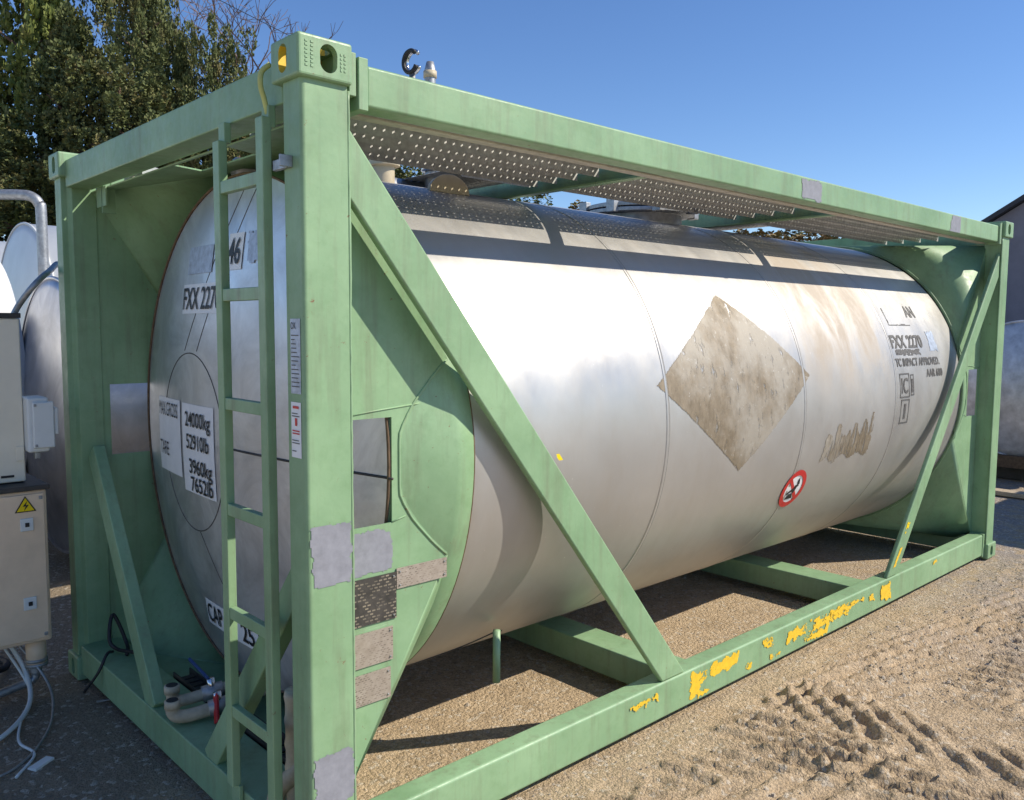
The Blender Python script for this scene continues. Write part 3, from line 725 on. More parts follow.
# yellow scuffs on the bottom rail
sc = 0
for x0, w, z0, h, ho in ((1.99, .42, .105, .080, .38), (1.98, .10, .05, .10, .40), (2.05, .12, .035, .045, .4), (2.45, .08, .05, .05, .4), (2.62, .12, .115, .075, .35), (2.70, .12, .045, .04, .35),
                         (2.86, .75, .085, .085, .37), (3.05, .30, .035, .06, .42), (4.02, .16, .06, .12, .22), (3.85, .09, .10, .05, .45), (4.85, .13, .150, .03, .3), (1.55, .20, .12, .05, .5), (3.35, .45, .12, .05, .1)):
    sc += 1; own(patch('paint_scuff', w, h, on_y(x0, .0288-.0003*sc, z0), m_scuff, None, .004, .024, None, sc*3.1, ho*.3, 10))
own(patch('paint_scuff', .04, .12, lambda u, v: (4.195+u+v*.82, .0285, .25+v), m_yellow, None, .005, .008, None, 71, .35, 20))
own(patch('paint_scuff', .05, .07, lambda u, v: (4.34+u+v*.82, .0285, .45+v), m_signyel, None, .005, .01, None, 73, .35, 20))
own(patch('paint_scuff', .022, .03, lambda u, v: (1.095+u-v*.82, .0285, 1.27+v), m_signyel, None, .004, .006, None, 77, .3, 30))

# cast marks on the near top casting
for x0, x1, z0, z1 in ((.022, .030, 2.500, 2.575), (.040, .048, 2.500, 2.572), (.148, .154, 2.505, 2.560), (.136, .141, 2.505, 2.560)):
    bm = bmesh.new(); z = z0
    while z < z1: bx(bm, (x0, -.0018, z), (x1, .001, z+random.uniform(.004, .008))); z += .011
    bmo('cast_lettering', bm, m_green2, castings[(0, 0, 1)])
    C.objects[-1].location = -(castings[(0, 0, 1)].location - OFF)

# ladder on the near end
ld = own(beam('ladder', (.000, .512, .20), (.000, .512, 2.365), .030, .045, (1, 0, 0), m_green2, bevel=.003)); ld.name = 'ladder'
beam('stile', (.000, .212, .12), (.000, .212, 2.39), .030, .045, (1, 0, 0), m_green2, ld, .003)
for z in (2.215, 1.872, 1.518, 1.165, .812, .470):
    box('rung', (-.012, .235, z-.020), (.012, .489, z+.020), m_green2, ld, .003)
for y in (.212, .512):
    box('ladder_bracket', (.006, y-.022, 2.36), (.030, y+.022, 2.425), m_green2, ld, .003)
    box('ladder_bracket', (.004, y-.030, .13), (.020, y+.030, .20), m_green2, ld, .003)
# torn strap at the ladder top, bent clip, small bracket
own(tube('torn_strap', bez([(.012, .205, 2.40), (.002, .205, 2.44), (-.012, .200, 2.48), (-.004, .206, 2.52), (.02, .20, 2.545)], 6), .008, plain('yellow_webbing', (.50, .52, .18), .8), seg=6))
bm = bmesh.new(); bx(bm, (.004, .075, 2.228), (.018, .165, 2.258)); bx(bm, (-.022, .070, 2.228), (.018, .078, 2.262)); own(bmo('bent_clip', bm, m_galv, bevel=.002))
bm = bmesh.new(); bx(bm, (.14, 2.11, 2.30), (.20, 2.118, 2.42)); bx(bm, (.14, 2.06, 2.33), (.148, 2.19, 2.42)); own(bmo('small_bracket', bm, m_green2))

# walkways with punched planks ----------------------------------
def plank(name, x0, x1, y0, y1, z, parent=None, px=.040, py=.034):
    nx, ny = int((x1-x0)/px), max(1, int((y1-y0)/py)); dx, dy = (x1-x0)/nx, (y1-y0)/ny; vs, fs = [], []
    for i in range(nx):
        for j in range(ny):
            cx, cy = x0+(i+.5)*dx, y0+(j+.5)*dy; b = len(vs)
            for a, c in ((-1, -1), (1, -1), (1, 1), (-1, 1)): vs.append((cx+a*dx/2, cy+c*dy/2, z))
            for a, c in ((-1, 0), (0, -1), (1, 0), (0, 1)): vs.append((cx+a*dx*.135, cy+c*dy*.135, z+.006))
            fs += [(b, b+1, b+5), (b+1, b+2, b+6), (b+2, b+3, b+7), (b+3, b, b+4), (b, b+5, b+4), (b+1, b+6, b+5), (b+2, b+7, b+6), (b+3, b+4, b+7)]
    for yy in ((y0, y1) if y0 > .33 else (y1,)):
        b = len(vs); vs += [(x0, yy, z), (x1, yy, z), (x1, yy, z-.042), (x0, yy, z-.042)]; fs.append((b, b+1, b+2, b+3))
    return own(mesh_obj(name, vs, fs, m_grate))
for xa, xb in ((.26, 1.76), (1.82, 3.53), (3.59, 5.75)):
    [plank('walkway_panel', xa, xb, .305+.132*q_, .434+.132*q_, 2.500) for q_ in range(4)]
plank('walkway_panel', 1.30, 1.74, .86, 1.90, 2.500); plank('walkway_panel', 3.60, 4.3, .86, 1.90, 2.500)
for xa, xb in ((1.82, 3.53), (3.59, 5.75), (.26, 1.76)): plank('walkway_panel', xa, xb, 1.92, 2.16, 2.505)
# top fittings ---------------------------------------------------
bm = bmesh.new(); lathe_z(bm, [(.26, -.10), (.26, .02), (.34, .022), (.34, .045)], (3.02, 1.2, 2.44), 48); mh = own(bmo('manhole', bm, m_galv, bevel=.003))
bm = bmesh.new(); lathe_z(bm, [(.34, .052), (.34, .075), (.30, .085), (.1, .115), (.01, .118)], (3.02, 1.2, 2.44), 48); bmo('manhole_lid', bm, m_galv, mh, bevel=.003)
for k in range(8):
    a = k*PI/4+.2; c = (3.02+.35*math.cos(a), 1.2+.35*math.sin(a)); bm = bmesh.new()
    bx(bm, (c[0]-.022, c[1]-.03, 2.455), (c[0]+.022, c[1]+.03, 2.54)); bmo('swing_clamp', bm, m_galv, mh, bevel=.004)
bm = bmesh.new(); lathe_z(bm, [(.05, -.1), (.05, .05), (.075, .052), (.075, .075), (.05, .08), (.05, .11), (.06, .112), (.06, .13), (.02, .135)], (1.11, 1.2, 2.47), 24); own(bmo('air_valve', bm, m_cream, bevel=.002))
own(tube('vent_pipe', [(1.42, 1.2, 2.40), (1.42, 1.2, 2.62)], .055, m_galv, seg=24)); own(tube('vent_pipe', [(.45, 1.35, 2.44), (1.7, 1.35, 2.46)], .055, m_galv, seg=16))
own(tube('vent_flange', [(1.42+.066*math.cos(t), 1.2+.066*math.sin(t), 2.545) for t in [2*PI*k/24 for k in range(24)]], .012, m_chrome, seg=8, closed=True))
# tan cover lying against the tank top
bm = bmesh.new(); vs = [bm.verts.new((1.235+.115*math.cos(a), .86, 2.375+.085*math.sin(a))) for a in [PI*k/20 for k in range(21)]]; bm.faces.new(vs)
r = bmesh.ops.extrude_face_region(bm, geom=bm.faces[:]); bmesh.ops.translate(bm, vec=(.02, .05, 0), verts=[g for g in r['geom'] if isinstance(g, bmesh.types.BMVert)])
own(bmo('valve_cover', bm, m_cream, bevel=.003))
# open hose coupling ring and relief valve standing proud of the top rail
own(tube('relief_valve', [(.845, .5, 2.50), (.845, .5, 2.76), (.845, .5, 2.79)], [.020, .022, .014], m_galv, seg=14))
own(tube('relief_valve_cap', [(.845, .5, 2.73), (.845, .5, 2.755)], .026, m_cream, seg=14))
for dx in (0, .016):
    own(tube('coupling_ring', [(.750+dx+.004*math.cos(t), .5-.036*math.cos(t), 2.772+.040*math.sin(t)) for t in [PI*.80+2*PI*.80*k/30-PI*.55 for k in range(31)]], .008, m_rubber if dx == 0 else m_chrome, seg=8))
own(tube('coupling_stem', [(.76, .5, 2.50), (.76, .5, 2.735)], .012, m_galv, seg=10))

# stub leg under the tank
own(tube('drain_stub', [(1.115, .40, .275), (1.115, .40, .50)], .016, m_green2, seg=16))
# rolled pipework on the end bottom rail
dp = own(tube('drain_pipe', bez([(.030, 1.13, .275), (.032, 1.13, .228), (.065, 1.115, .208), (.16, 1.09, .215), (.30, 1.04, .25), (.46, .98, .28)], 8), .026, m_tape, seg=16))
dp2 = own(tube('drain_pipe', bez([(.075, 1.25, .285), (.078, 1.25, .238), (.11, 1.235, .220), (.20, 1.20, .235), (.34, 1.13, .27), (.50, 1.06, .30)], 8), .024, m_tape, seg=16))
for p_, c_, m_, d_ in ((dp, (.20, 1.075, .225), m_redvalve, (-.02, -.05, -.085)), (dp2, (.22, 1.185, .242), m_bluevalve, (-.03, .10, .055))):
    c_ = Vector(c_); tube('valve_body', [c_-Vector((.04, -.012, .006)), c_+Vector((.04, -.012, .006))], .034, m_galv, p_, 12)
    tube('valve_stem', [c_, c_+Vector((-.01, 0, .06))], .016, m_chrome, p_, 10)
    e = c_+Vector((-.015, 0, .055)); beam('valve_handle', e, e+Vector(d_)*1.15, .028, .012, (0, 1, 0), m_, p_, .003)
for p_, pts in ((dp, (.030, 1.13, .279)), (dp2, (.075, 1.25, .289))):
    q_ = Vector(pts); bm = bmesh.new(); lathe_z(bm, [(.031, -.03), (.031, 0), (.024, .002)], q_, 20); bmo('pipe_collar', bm, m_tape, p_, True)
    bm = bmesh.new(); lathe_z(bm, [(.023, .002), (.023, .004)], q_, 20); bmo('pipe_bore', bm, m_rubber, p_)
own(tube('wrapped_pipe', [(.11, .272, z) for z in lin(.16, .58, .02)], [.036+.004*(k % 4 == 0) for k in range(len(lin(.16, .60, .02)))], m_tape, seg=18))
own(tube('wrapped_pipe', bez([(.06, .33, .19), (.06, .30, .25), (.09, .26, .30), (.12, .24, .34)], 6), .030, m_tape, seg=16))
# punched cable tray and loose hoses behind the bottom rail
bm = bmesh.new()
for k in range(26): bx(bm, (.222+.0, .3+.05*k, .165), (.300, .3+.05*k+.034, .172))
bx(bm, (.222, .25, .150), (.228, 1.62, .190)); bx(bm, (.296, .25, .150), (.302, 1.62, .190)); own(bmo('cable_tray', bm, m_darksteel))
own(tube('black_hose', bez([(.10, 2.06, .19), (.05, 1.98, .215), (.0, 1.96, .14), (-.04, 2.02, .05), (-.02, 2.10, .01)], 8), .007, m_rubber, seg=8))
own(tube('black_hose', bez([(.12, 1.75, .185), (.16, 1.9, .21), (.12, 2.05, .20), (.10, 2.10, .24), (.14, 2.16, .34), (.18, 2.10, .20), (.14, 1.98, .19)], 8), .009, m_rubber, seg=8))
own(tube('black_hose', bez([(.24, 1.2, .20), (.22, .95, .24), (.27, .7, .22), (.22, .5, .26), (.2, .38, .30)], 8), .010, m_rubber, seg=8))
bm = bmesh.new()
for i in range(9):
    for j in range(7):
        pass
vs, fs = [], []
for i in range(15):
    for j in range(13):
        u, v_ = i/14, j/12; vs.append((.30+.10*v_+.03*noise.noise(Vector((u*5, v_*4, 1))), .30+.34*u, .22+.48*v_*(1-.3*u)+.02*noise.noise(Vector((u*4, v_*6, 8)))))
for i in range(14):
    for j in range(12): fs.append((i*13+j, (i+1)*13+j, (i+1)*13+j+1, i*13+j+1))
bm.free(); tp = own(mesh_obj('bottom_valve_cover', vs, fs, m_tarp, None, True))

# ================================================================== neighbours on the left
def tank_unit(name, label, cx, cy, cz, r, ln, mat, group=None, bands=2, dome=.12, stand=True):
    t = empty(name, label, 'tank', (cx, cy, 0), group)
    prof = [(0-dome*(1-(k/14)**2), max(.0005, r*k/14)) for k in range(15)] + [(ln/2, r), (ln, r)] + [(ln+dome*(1-(k/14)**2), max(.0005, r*k/14)) for k in range(13, -1, -1)]
    lathe_x('tank_shell', prof, 0, cz, mat, t, 96)
    for k in range(bands): lathe_x('band', [(ln*(k+.5)/bands-.03, r+.001), (ln*(k+.5)/bands-.03, r+.006), (ln*(k+.5)/bands+.03, r+.006), (ln*(k+.5)/bands+.03, r+.001)], 0, cz, m_galv, t, 96)
    tube('end_rim', [(0.0, -(r+.002)*math.cos(a), cz+(r+.002)*math.sin(a)) for a in [2*PI*k/96 for k in range(96)]], .012, mat, t, 8, True)
    if stand:
        for x in (.9, ln-.9): 
            bm = bmesh.new(); bx(bm, (x-.12, -r*.7, 0), (x+.12, r*.7, cz-r*.6)); bmo('saddle', bm, m_darksteel, t, bevel=.01)
    return t
tank_unit('storage_tank', 'dull stainless steel tank just behind the green container', -.52+1.04, 4.48, 1.12, .98, 5.4, m_steel2)
tank_unit('storage_tank', 'white tank ending behind the beige cabinets, lit on its curved side', -5.0, 6.0, 1.25, 1.10, 5.45, m_whitetank, 'white tanks in the left background')
tank_unit('storage_tank', 'white tank behind the galvanised pipe bend, its round end showing', 1.03, 7.35, 1.56, 1.2, 5.5, m_whitetank, 'white tanks in the left background', 3)
tank_unit('storage_tank', 'farthest white tank, standing in front of the dark trees', .95, 10.3, 1.62, 1.2, 6, m_whitetank, 'white tanks in the left background')
# control cabinets
cb = empty('control_cabinet', 'beige electrical cabinet with yellow warning triangle at the left edge', 'cabinet', (-.6, 2.4, 0))
def sub(name, lo, hi, mat, par, bevel=.006):
    o = box(name, lo, hi, mat, par, bevel); o.location = -par.location; return o
sub('cabinet_body', (-1.05, 2.20, .27), (-.125, 2.62, 1.00), m_beige, cb, .012)
sub('top_cap', (-1.07, 2.18, 1.002), (-.115, 2.64, 1.025), m_darksteel, cb, .004)
sub('door', (-1.03, 2.188, .29), (-.140, 2.199, .985), m_beige, cb, .004)
for z in (.47, .845):
    q = sub('latch', (-.245, 2.180, z-.03), (-.190, 2.187, z+.03), m_abs, cb, .004)
    k = sub('keyhole', (-.226, 2.175, z-.010), (-.208, 2.179, z+.010), m_black, cb, .002)
for px_, pz_ in ((-1.01, .31), (-.155, .31), (-.155, .965), (-1.01, .965)): sub('screw', (px_-.008, 2.183, pz_-.008), (px_+.008, 2.188, pz_+.008), m_galv, cb, .003)
for hz in (.40, .90): sub('hinge', (-1.03, 2.178, hz-.04), (-1.00, 2.187, hz+.04), m_galv, cb, .004)
tri = [(-.265, .905), (-.175, .905), (-.22, .980)]
o = mesh_obj('warning_triangle', [(x, 2.185, z) for x, z in tri], [(0, 1, 2)], m_black, cb); o.location = -cb.location
cx = -.22; cz_ = .930
o = mesh_obj('warning_triangle', [(cx+(x-cx)*.82, 2.183, cz_+(z-cz_)*.82) for x, z in tri], [(0, 1, 2)], m_signyel, cb); o.location = -cb.location
o = mesh_obj('lightning_mark', [(x, 2.181, z) for x, z in ((-.212, .957), (-.232, .932), (-.219, .932), (-.228, .910), (-.206, .938), (-.219, .938))], [(0, 1, 2, 5), (5, 2, 3, 4)], m_black, cb); o.location = -cb.location
c2 = empty('control_cabinet', 'tall ivory control box standing above the beige cabinet', 'cabinet', (-.6, 2.5, 1.03))
sub('cabinet_body', (-1.0, 2.30, 1.03), (-.185, 2.65, 1.80), m_ivory, c2, .008)
sub('cabinet_lid', (-1.01, 2.29, 1.802), (-.180, 2.66, 1.825), m_darksteel, c2, .003)
sub('maker_plate', (-.29, 2.297, 1.055), (-.235, 2.299, 1.066), m_black, c2, .0005)
sub('hinge', (-.225, 2.292, 1.13), (-.19, 2.299, 1.20), m_ivory, c2, .003)
jb = empty('junction_box', 'white plastic junction box on the right side of the ivory control box', 'junction box', (-.13, 2.3, 1.17))
sub('box_body', (-.184, 2.24, 1.17), (-.09, 2.40, 1.43), m_abs, jb, .012)
sub('box_lid', (-.165, 2.222, 1.19), (-.072, 2.238, 1.41), m_abs, jb, .010)
for zz in (1.205, 1.395): sub('lid_screw', (-.160, 2.218, zz-.006), (-.148, 2.222, zz+.006), m_galv, jb, .002)
sub('side_clip', (-.071, 2.235, 1.25), (-.052, 2.30, 1.38), m_abs, jb, .006)
sub('cable_gland', (-.15, 2.27, 1.135), (-.125, 2.30, 1.168), m_galv, jb, .004)
def solo(name, pts, r, mat, label, cat, seg=12):
    o = tube(name, pts, r, mat, None, seg); tag(o, label, cat); return o
solo('handrail_pipe', bez([(.43, 6.24, 2.86), (.70, 5.98, 2.86), (.78, 5.90, 2.84), (.82, 5.86, 2.78), (.83, 5.85, 2.68), (.83, 5.85, 1.9), (.83, 5.85, .0)], 8), .043, m_galv, 'thick galvanised pipe bending down in front of the white tanks', 'pipe', 20)
solo('rubber_hose', bez([(-.22, 2.42, 1.70), (-.20, 2.40, 1.78), (-.17, 2.37, 1.86), (-.11, 2.32, 1.96), (-.02, 2.42, 2.03), (.12, 2.75, 2.08), (.3, 3.3, 1.9), (.45, 3.7, 1.2)], 8), .014, m_galv, 'grey bent hose curving from the ivory box towards the stainless tank', 'hose')
pp = solo('drain_elbow_pipe', bez([(-.175, 2.30, .26), (-.178, 2.30, .12), (-.185, 2.30, .06), (-.22, 2.30, .045), (-.35, 2.26, .03), (-.6, 2.2, .0)], 8), [.04]*9+[.022]*40, m_cream, 'cream pipe elbow under the beige cabinet', 'pipe') if False else None
pr_ = empty('drain_elbow_pipe', 'cream pipe with steel clamp and elbow hanging under the beige cabinet', 'pipe', (-.19, 2.3, 0))
def subt(name, pts, r, mat, par, seg=14):
    o = tube(name, pts, r, mat, par, seg); o.location = -par.location; return o
subt('pipe_body', [(-.175, 2.30, .268), (-.175, 2.30, .13)], .045, m_beige, pr_, 20)
subt('pipe_clamp', [(-.175, 2.30, .165), (-.175, 2.30, .15)], .050, m_galv, pr_, 20); subt('pipe_clamp', [(-.175, 2.30, .142), (-.175, 2.30, .128)], .050, m_galv, pr_, 20)
subt('pipe_elbow', bez([(-.178, 2.30, .13), (-.180, 2.30, .085), (-.20, 2.30, .055), (-.27, 2.29, .045), (-.5, 2.22, .035), (-.8, 2.15, .03)], 6), [.026]*6+[.02]*25, m_galv, pr_)
for i, (pts, r, m, lab) in enumerate((
    (bez([(-.30, 2.35, .30), (-.22, 2.32, .10), (-.26, 2.1, .02), (-.42, 1.85, .015), (-.62, 1.75, .01)], 8), .011, m_abs, 'thick pale cable looping to the ground below the beige cabinet'),
    (bez([(-.28, 2.38, .30), (-.16, 2.2, .08), (-.20, 1.95, .01), (-.32, 1.68, .01), (-.46, 1.52, .01), (-.60, 1.50, .01)], 8), .006, m_galv, 'thin grey cable trailing nearest the camera below the cabinet'),
    (bez([(-.33, 2.40, .30), (-.22, 2.25, .03), (-.33, 1.95, .01), (-.38, 1.75, .012), (-.36, 1.6, .01), (-.46, 1.45, .01)], 8), .006, m_abs, 'thin white cable lying on the dark ground'),
    (bez([(-.45, 2.5, .30), (-.30, 2.6, .05), (-.22, 2.75, .02), (-.42, 3.1, .02), (-.8, 3.0, .02)], 8), .018, m_rubber, 'black corrugated hose coiled on the ground behind the cables'))):
    solo('ground_cable', pts, r, m, lab, 'cable', 8)
tag(box('metal_strip', (-.03, -.008, 0), (.12, .008, .006), m_galv, None, .001), 'short punched metal strip lying on the ground beside the frame', 'metal strip')
C.objects[-1].location = (.02, 1.955, .002); C.objects[-1].rotation_euler = (0, 0, -.2)
tag(box('metal_strip', (-.05, -.02, 0), (.05, .02, .012), m_abs, None, .002), 'white plastic scrap on the ground by the cable ends', 'scrap')
C.objects[-1].location = (-.36, 1.50, .004); C.objects[-1].name = 'plastic_scrap'; C.objects[-1].rotation_euler = (0, 0, .6)

# ================================================================== right background
b = empty('warehouse', 'grey rendered warehouse with dark gable roof beyond the far end', 'building', (33, .5, 0))
def gz_(y): return 5.22+(7.4-abs(y-.2)-.2)*.62 if False else 5.22+(7.2-abs(y-.2))*.60
vs = [(28.7, 7.4, -.1), (28.7, -7.0, -.1), (28.7, -7.0, 5.22), (28.7, .2, gz_(.2)), (28.7, 7.4, 5.22)]; vs += [(42, y, z) for _, y, z in vs]
o = mesh_obj('wall', vs, [(0, 1, 2, 3, 4), (9, 8, 7, 6, 5), (0, 4, 9, 5), (1, 6, 7, 2), (4, 3, 8, 9), (3, 2, 7, 8), (0, 5, 6, 1)], m_concrete, b); o.location = -b.location
for s in (1, -1):
    bm = bmesh.new(); a = [(28.45, .2, gz_(.2)+.03), (28.45, .2+s*7.6, gz_(.2+s*7.6)+.03), (42.2, .2+s*7.6, gz_(.2+s*7.6)+.03), (42.2, .2, gz_(.2)+.03)]
    lo = [bm.verts.new(p) for p in a]; hi = [bm.verts.new((p[0], p[1], p[2]+.16)) for p in a]; bm.faces.new(lo); bm.faces.new(hi)
    for i in range(4): bm.faces.new((lo[i], lo[(i+1) % 4], hi[(i+1) % 4], hi[i]))
    o = bmo('roof', bm, m_roof, b); o.location = -b.location
o = box('gutter', (28.60, 7.42, 5.0), (42, 7.56, 5.12), m_roof, b, .02); o.location = -b.location
o = tube('downpipe', [(28.62, 7.1, .0), (28.62, 7.1, 5.2)], .06, m_roof, b); o.location = -b.location
rt = tank_unit('storage_tank', 'silver clad tank on a rusty frame beyond the far right post', 9.9, .95, 1.08, .80, 4.6, m_silver, None, 3, .2, False)
for x in (.5, 4.0):
    bm = bmesh.new(); beam_bm(bm, (x, -.75, .1), (x, .1, .75), .08, .08, (1, 0, 0)); beam_bm(bm, (x, .75, .1), (x, -.1, .75), .08, .08, (1, 0, 0)); bmo('strut', bm, m_galv, rt)
bm = bmesh.new(); bx(bm, (-.1, -.8, .16), (4.8, -.68, .30)); bx(bm, (-.1, .68, .16), (4.8, .8, .30)); bx(bm, (-.1, -.68, .16), (.02, .68, .30)); bmo('skid_frame', bm, m_rust, rt)
[box('timber_block', (x, -.7, .0), (x+.15, .7, .16), m_darksteel, rt) for x in (.1, 2.2, 4.3)]
tag(box('timber_plank', (8.75, .45, .0), (8.93, 1.25, .05), m_wood, None, .006), 'pale timber plank on the ground near the silver tank', 'plank')
gb = tag(box('shadow_box', (8.4, -2.6, 0), (11.2, -1.35, 2.4), m_galv, None, .02), 'unseen galvanised box added right of the view to shade the ground', 'shadow box')  # unseen box, added only to cast a dark strip on the ground

# ================================================================== trees
def crown_mesh(name, h, r, n_br, n_tuft, leaf, kind, seed, mat):
    rnd = random.Random(seed); vs, fs = [], []
    tips = []
    for i in range(n_br):
        t = (i+.5)/n_br; z = h*(.08+.90*t)
        if kind == 'cone': rad = r*(1-t)**.62*(1.05 if t > .12 else .8)
        elif kind == 'round': rad = r*math.sqrt(max(.05, 1-(2*t-1)**2))
        else: rad = r*(1-t*.35)
        a = i*2.399+rnd.uniform(-.5, .5); rad *= rnd.uniform(.62, 1.12)
        tips.append((a, z, rad))
    for a, z, rad in tips:
        cx, cy = math.cos(a), math.sin(a); nseg = 3
        for s in range(nseg):
            f = (.45, .75, 1.0)[s]; px, py, pz = cx*rad*f, cy*rad*f, z+rad*.22*f+rnd.uniform(-.1, .1)
            cl = (.10, .14, .135)[s]*r*rnd.uniform(.65, 1.3)
            for k in range(int(n_tuft*(.6, 1, 1.25)[s])):
                # directions biased outwards and upwards
                d = Vector((rnd.gauss(0, 1), rnd.gauss(0, 1), rnd.gauss(0, 1))).normalized()
                q = Vector((px, py, pz)) + Vector((d.x*.8, d.y*.8, d.z*1.35))*cl*rnd.uniform(.5, 1.0)**.6
                up = (d + Vector((0, 0, .5))).normalized(); l = leaf*rnd.uniform(.6, 1.3); w = l*rnd.uniform(.35, .6)
                sd_ = up.cross(Vector((rnd.gauss(0, 1), rnd.gauss(0, 1), rnd.gauss(0, 1)))).normalized(); b_ = len(vs)
                nrm = up.cross(sd_)*w*.5
                vs += [q-up*l*.5, q+sd_*w+nrm*.4, q+up*l*.6, q-sd_*w+nrm*.4]
                fs += [(b_, b_+1, b_+2), (b_, b_+2, b_+3)]
    me = bpy.data.meshes.new(name); me.from_pydata(vs, [], fs); me.materials.append(mat); me.update(); return me
def trunk_mesh(h, r, n_limb, seed):
    rnd = random.Random(seed); bm = bmesh.new()
    pts = [(rnd.uniform(-.05, .05)*k, rnd.uniform(-.05, .05)*k, h*k/6-.05) for k in range(7)]
    tube_bm(bm, pts, [r*(1-.14*k) for k in range(7)], 8)
    for i in range(n_limb):
        z = h*(.15+.75*i/n_limb); a = i*2.4; l = (h-z)*.28+.4
        tube_bm(bm, [(0, 0, z), (math.cos(a)*l*.5, math.sin(a)*l*.5, z+l*.15), (math.cos(a)*l, math.sin(a)*l, z+l*.35)], [r*.32, r*.2, r*.06], 5)
    bmesh.ops.recalc_face_normals(bm, faces=bm.faces); me = bpy.data.meshes.new('trunk'); bm.to_mesh(me); bm.free(); me.materials.append(m_bark); return me
KC = [crown_mesh('crown', 10, 2.1, 100, 120, .085, 'cone', 11, m_leaf), crown_mesh('crown', 10, 2.3, 100, 120, .09, 'column', 12, m_leaf), crown_mesh('crown', 10, 2.2, 100, 90, .12, 'cone', 13, m_leaf2)]
KT = trunk_mesh(9.6, .2, 16, 3)
def tree(x, y, h, sx, kind, rot, label, group='dark cypress trees in the background', name='cypress_tree'):
    t = empty(name, label, 'tree', (x, y, 0), group); t.scale = (sx, sx, h/10); t.rotation_euler = (0, 0, rot)
    for nm, me in (('crown', KC[kind]), ('trunk', KT)):
        o = bpy.data.objects.new(nm, me); C.objects.link(o); o.parent = t
    return t
tree(3.9, 22.6, 8.4, .9, 0, .3, 'thin topped cypress at the left edge of the view')
tree(2.9, 20.5, 6.4, 1.0, 1, 1.0, 'low cypress behind the galvanised pipe bend, partly cut by the left edge')
tree(5.0, 21.8, 13.0, .82, 2, 2.0, 'tall green pine rising behind the cypresses above the frame corner', None, 'pine_tree')
tree(5.3, 20.3, 9.2, .85, 0, 4.0, 'brownish cypress just left of the frame corner')
tree(7.0, 20.9, 13.0, .70, 1, 5.1, 'tallest dense cypress behind the end frame')
tree(5.9, 18.3, 7.7, .9, 1, 2.7, 'broad cypress directly above the left corner post')
tree(6.35, 18.6, 10.4, .62, 0, 0.9, 'pointed cypress leaning on the right side of the tallest one')
tree(7.15, 18.3, 8.5, .42, 0, 3.3, 'thin cypress tip standing free just right of the tallest one')
tree(7.75, 17.8, 8.7, .50, 1, 1.9, 'slender round topped cypress nearest the bare tree')
tree(7.7, 17.0, 7.0, .75, 1, 5.6, 'cypress below the bare tree, showing just above the top end rail')
tree(9.6, 17.9, 6.9, .8, 1, 4.4, 'cypress seen through the opening in the top of the frame')
tree(12.2, 16.6, 6.0, .9, 1, 0.4, 'dark cypress seen through the gap under the walkway')
tree(13.9, 14.8, 5.3, .95, 1, 2.2, 'cypress hidden behind the manhole fittings')
for i, (x, y, h, lb) in enumerate(((15.6, 13.2, 4.8, 'olive brown hedge bush left in the gap under the top rail'), (17.0, 11.4, 4.5, 'dry hedge bush at the middle of the gap under the top rail'), (18.0, 9.5, 4.2, 'reddish hedge bush right of the middle in the gap under the top rail'), (18.8, 7.6, 4.0, 'last hedge bush at the right end of the gap'))):
    if i == 0: hm = crown_mesh('crown', 10, 2.0, 110, 70, .12, 'column', 21, m_reed)
    t = empty('hedge_bush', lb, 'bush', (x, y, 0), 'hedge bushes behind the container'); t.scale = (.95, .95, h/10); t.rotation_euler = (0, 0, i*1.7)
    for nm, me in (('crown', hm), ('trunk', KT)):
        o = bpy.data.objects.new(nm, me); C.objects.link(o); o.parent = t
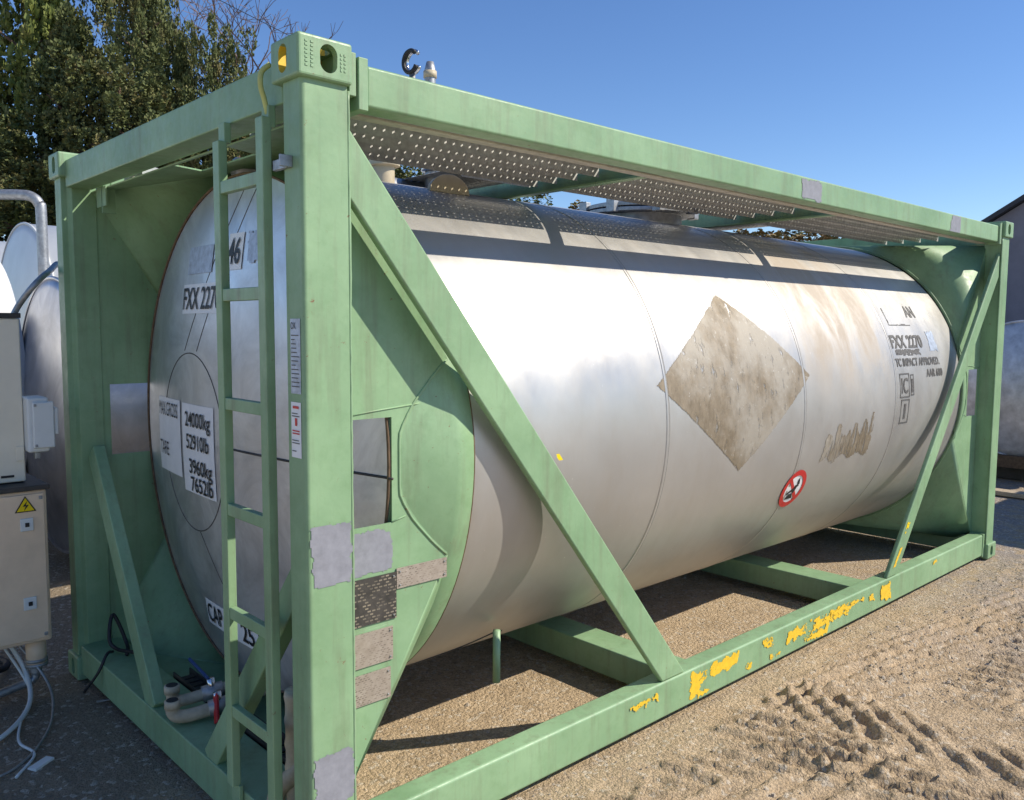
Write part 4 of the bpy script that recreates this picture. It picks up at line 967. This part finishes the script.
# bare tree
bt = empty('bare_tree', 'leafless tree with fine twigs against the blue sky', 'tree', (12.6, 27.0, 0))
rnd = random.Random(5); bm = bmesh.new(); tw = bmesh.new()
def grow(p, d, l, r, lev):
    q = p; pts = [p]
    for k in range(3):
        d = (d+Vector((rnd.gauss(0, .12), rnd.gauss(0, .12), rnd.gauss(0, .08)))).normalized(); q = q+d*l/3; pts.append(q)
    tube_bm(bm if lev < 2 else tw, pts, [r, r*.88, r*.78, r*.66], 5 if lev < 3 else 3)
    if lev >= 6: return
    for k in range(rnd.choice((2, 3, 3)) if lev < 5 else 2):
        nd = (d+Vector((rnd.gauss(0, .5), rnd.gauss(0, .5), rnd.gauss(.12, .28)))).normalized()
        grow(pts[rnd.choice((2, 3, 3))], nd, l*rnd.uniform(.62, .85), max(.011, r*.58), lev+1)
tube_bm(bm, [(0, 0, -.05), (.1, 0, 2.5), (.0, .1, 6.0), (.1, .05, 10.0)], [.20, .17, .14, .07], 8)
for k in range(9):
    a_ = k*2.4; grow(Vector((.07, .05, 8.0+.22*k)), Vector((math.cos(a_)*.75, math.sin(a_)*.75, 1)).normalized(), 2.0-.05*k, .06, 2)
bmo('trunk', bm, m_bark, bt, True); bmo('twigs', tw, m_twig, bt)
# overhead wires
solo('overhead_wire', bez([(1.0, 15.75, 7.55), (2.67, 14.03, 6.81), (4.39, 12.35, 6.22), (5.17, 11.59, 6.01), (8.2, 8.7, 5.6), (14, 3.2, 5.9)], 6), .006, m_galv, 'thin pale overhead wire crossing in front of the cypress trees', 'wire', 5) if False else None
solo('overhead_wire', [(0.6, 26.5, 14.2), (2.8, 24.5, 12.0), (5.3, 22.0, 10.0), (6.9, 18.6, 8.05), (8.7, 16.5, 7.35), (10.2, 15.0, 7.0), (12, 13.2, 6.7)], .010, m_galv, 'thin pale overhead wire crossing in front of the cypress trees', 'wire', 5)
solo('overhead_wire', [(4.6, 30, 15.4), (9.7, 26.2, 12.9), (10.8, 24.7, 12.15), (14, 21.5, 9.9)], .012, m_rubber, 'thin dark overhead wire against the sky left of the bare tree', 'wire', 5)

def pole(x, y, h, lab):
    p = empty('utility_pole', lab, 'pole', (x, y, 0), 'utility poles carrying the overhead wires')
    tube('post', [(0, 0, -.1), (0, 0, h)], [.11, .075], m_bark, p, 12); beam('crossarm', (-.35, .3, h-.25), (.35, -.3, h-.25), .07, .07, (0, 0, 1), m_bark, p, .004)
pole(12.0, 13.2, 6.85, 'shorter wooden pole behind the container, carrying the pale wire')
pole(14.0, 21.5, 10.0, 'taller wooden pole near the bare tree, carrying the dark wire')
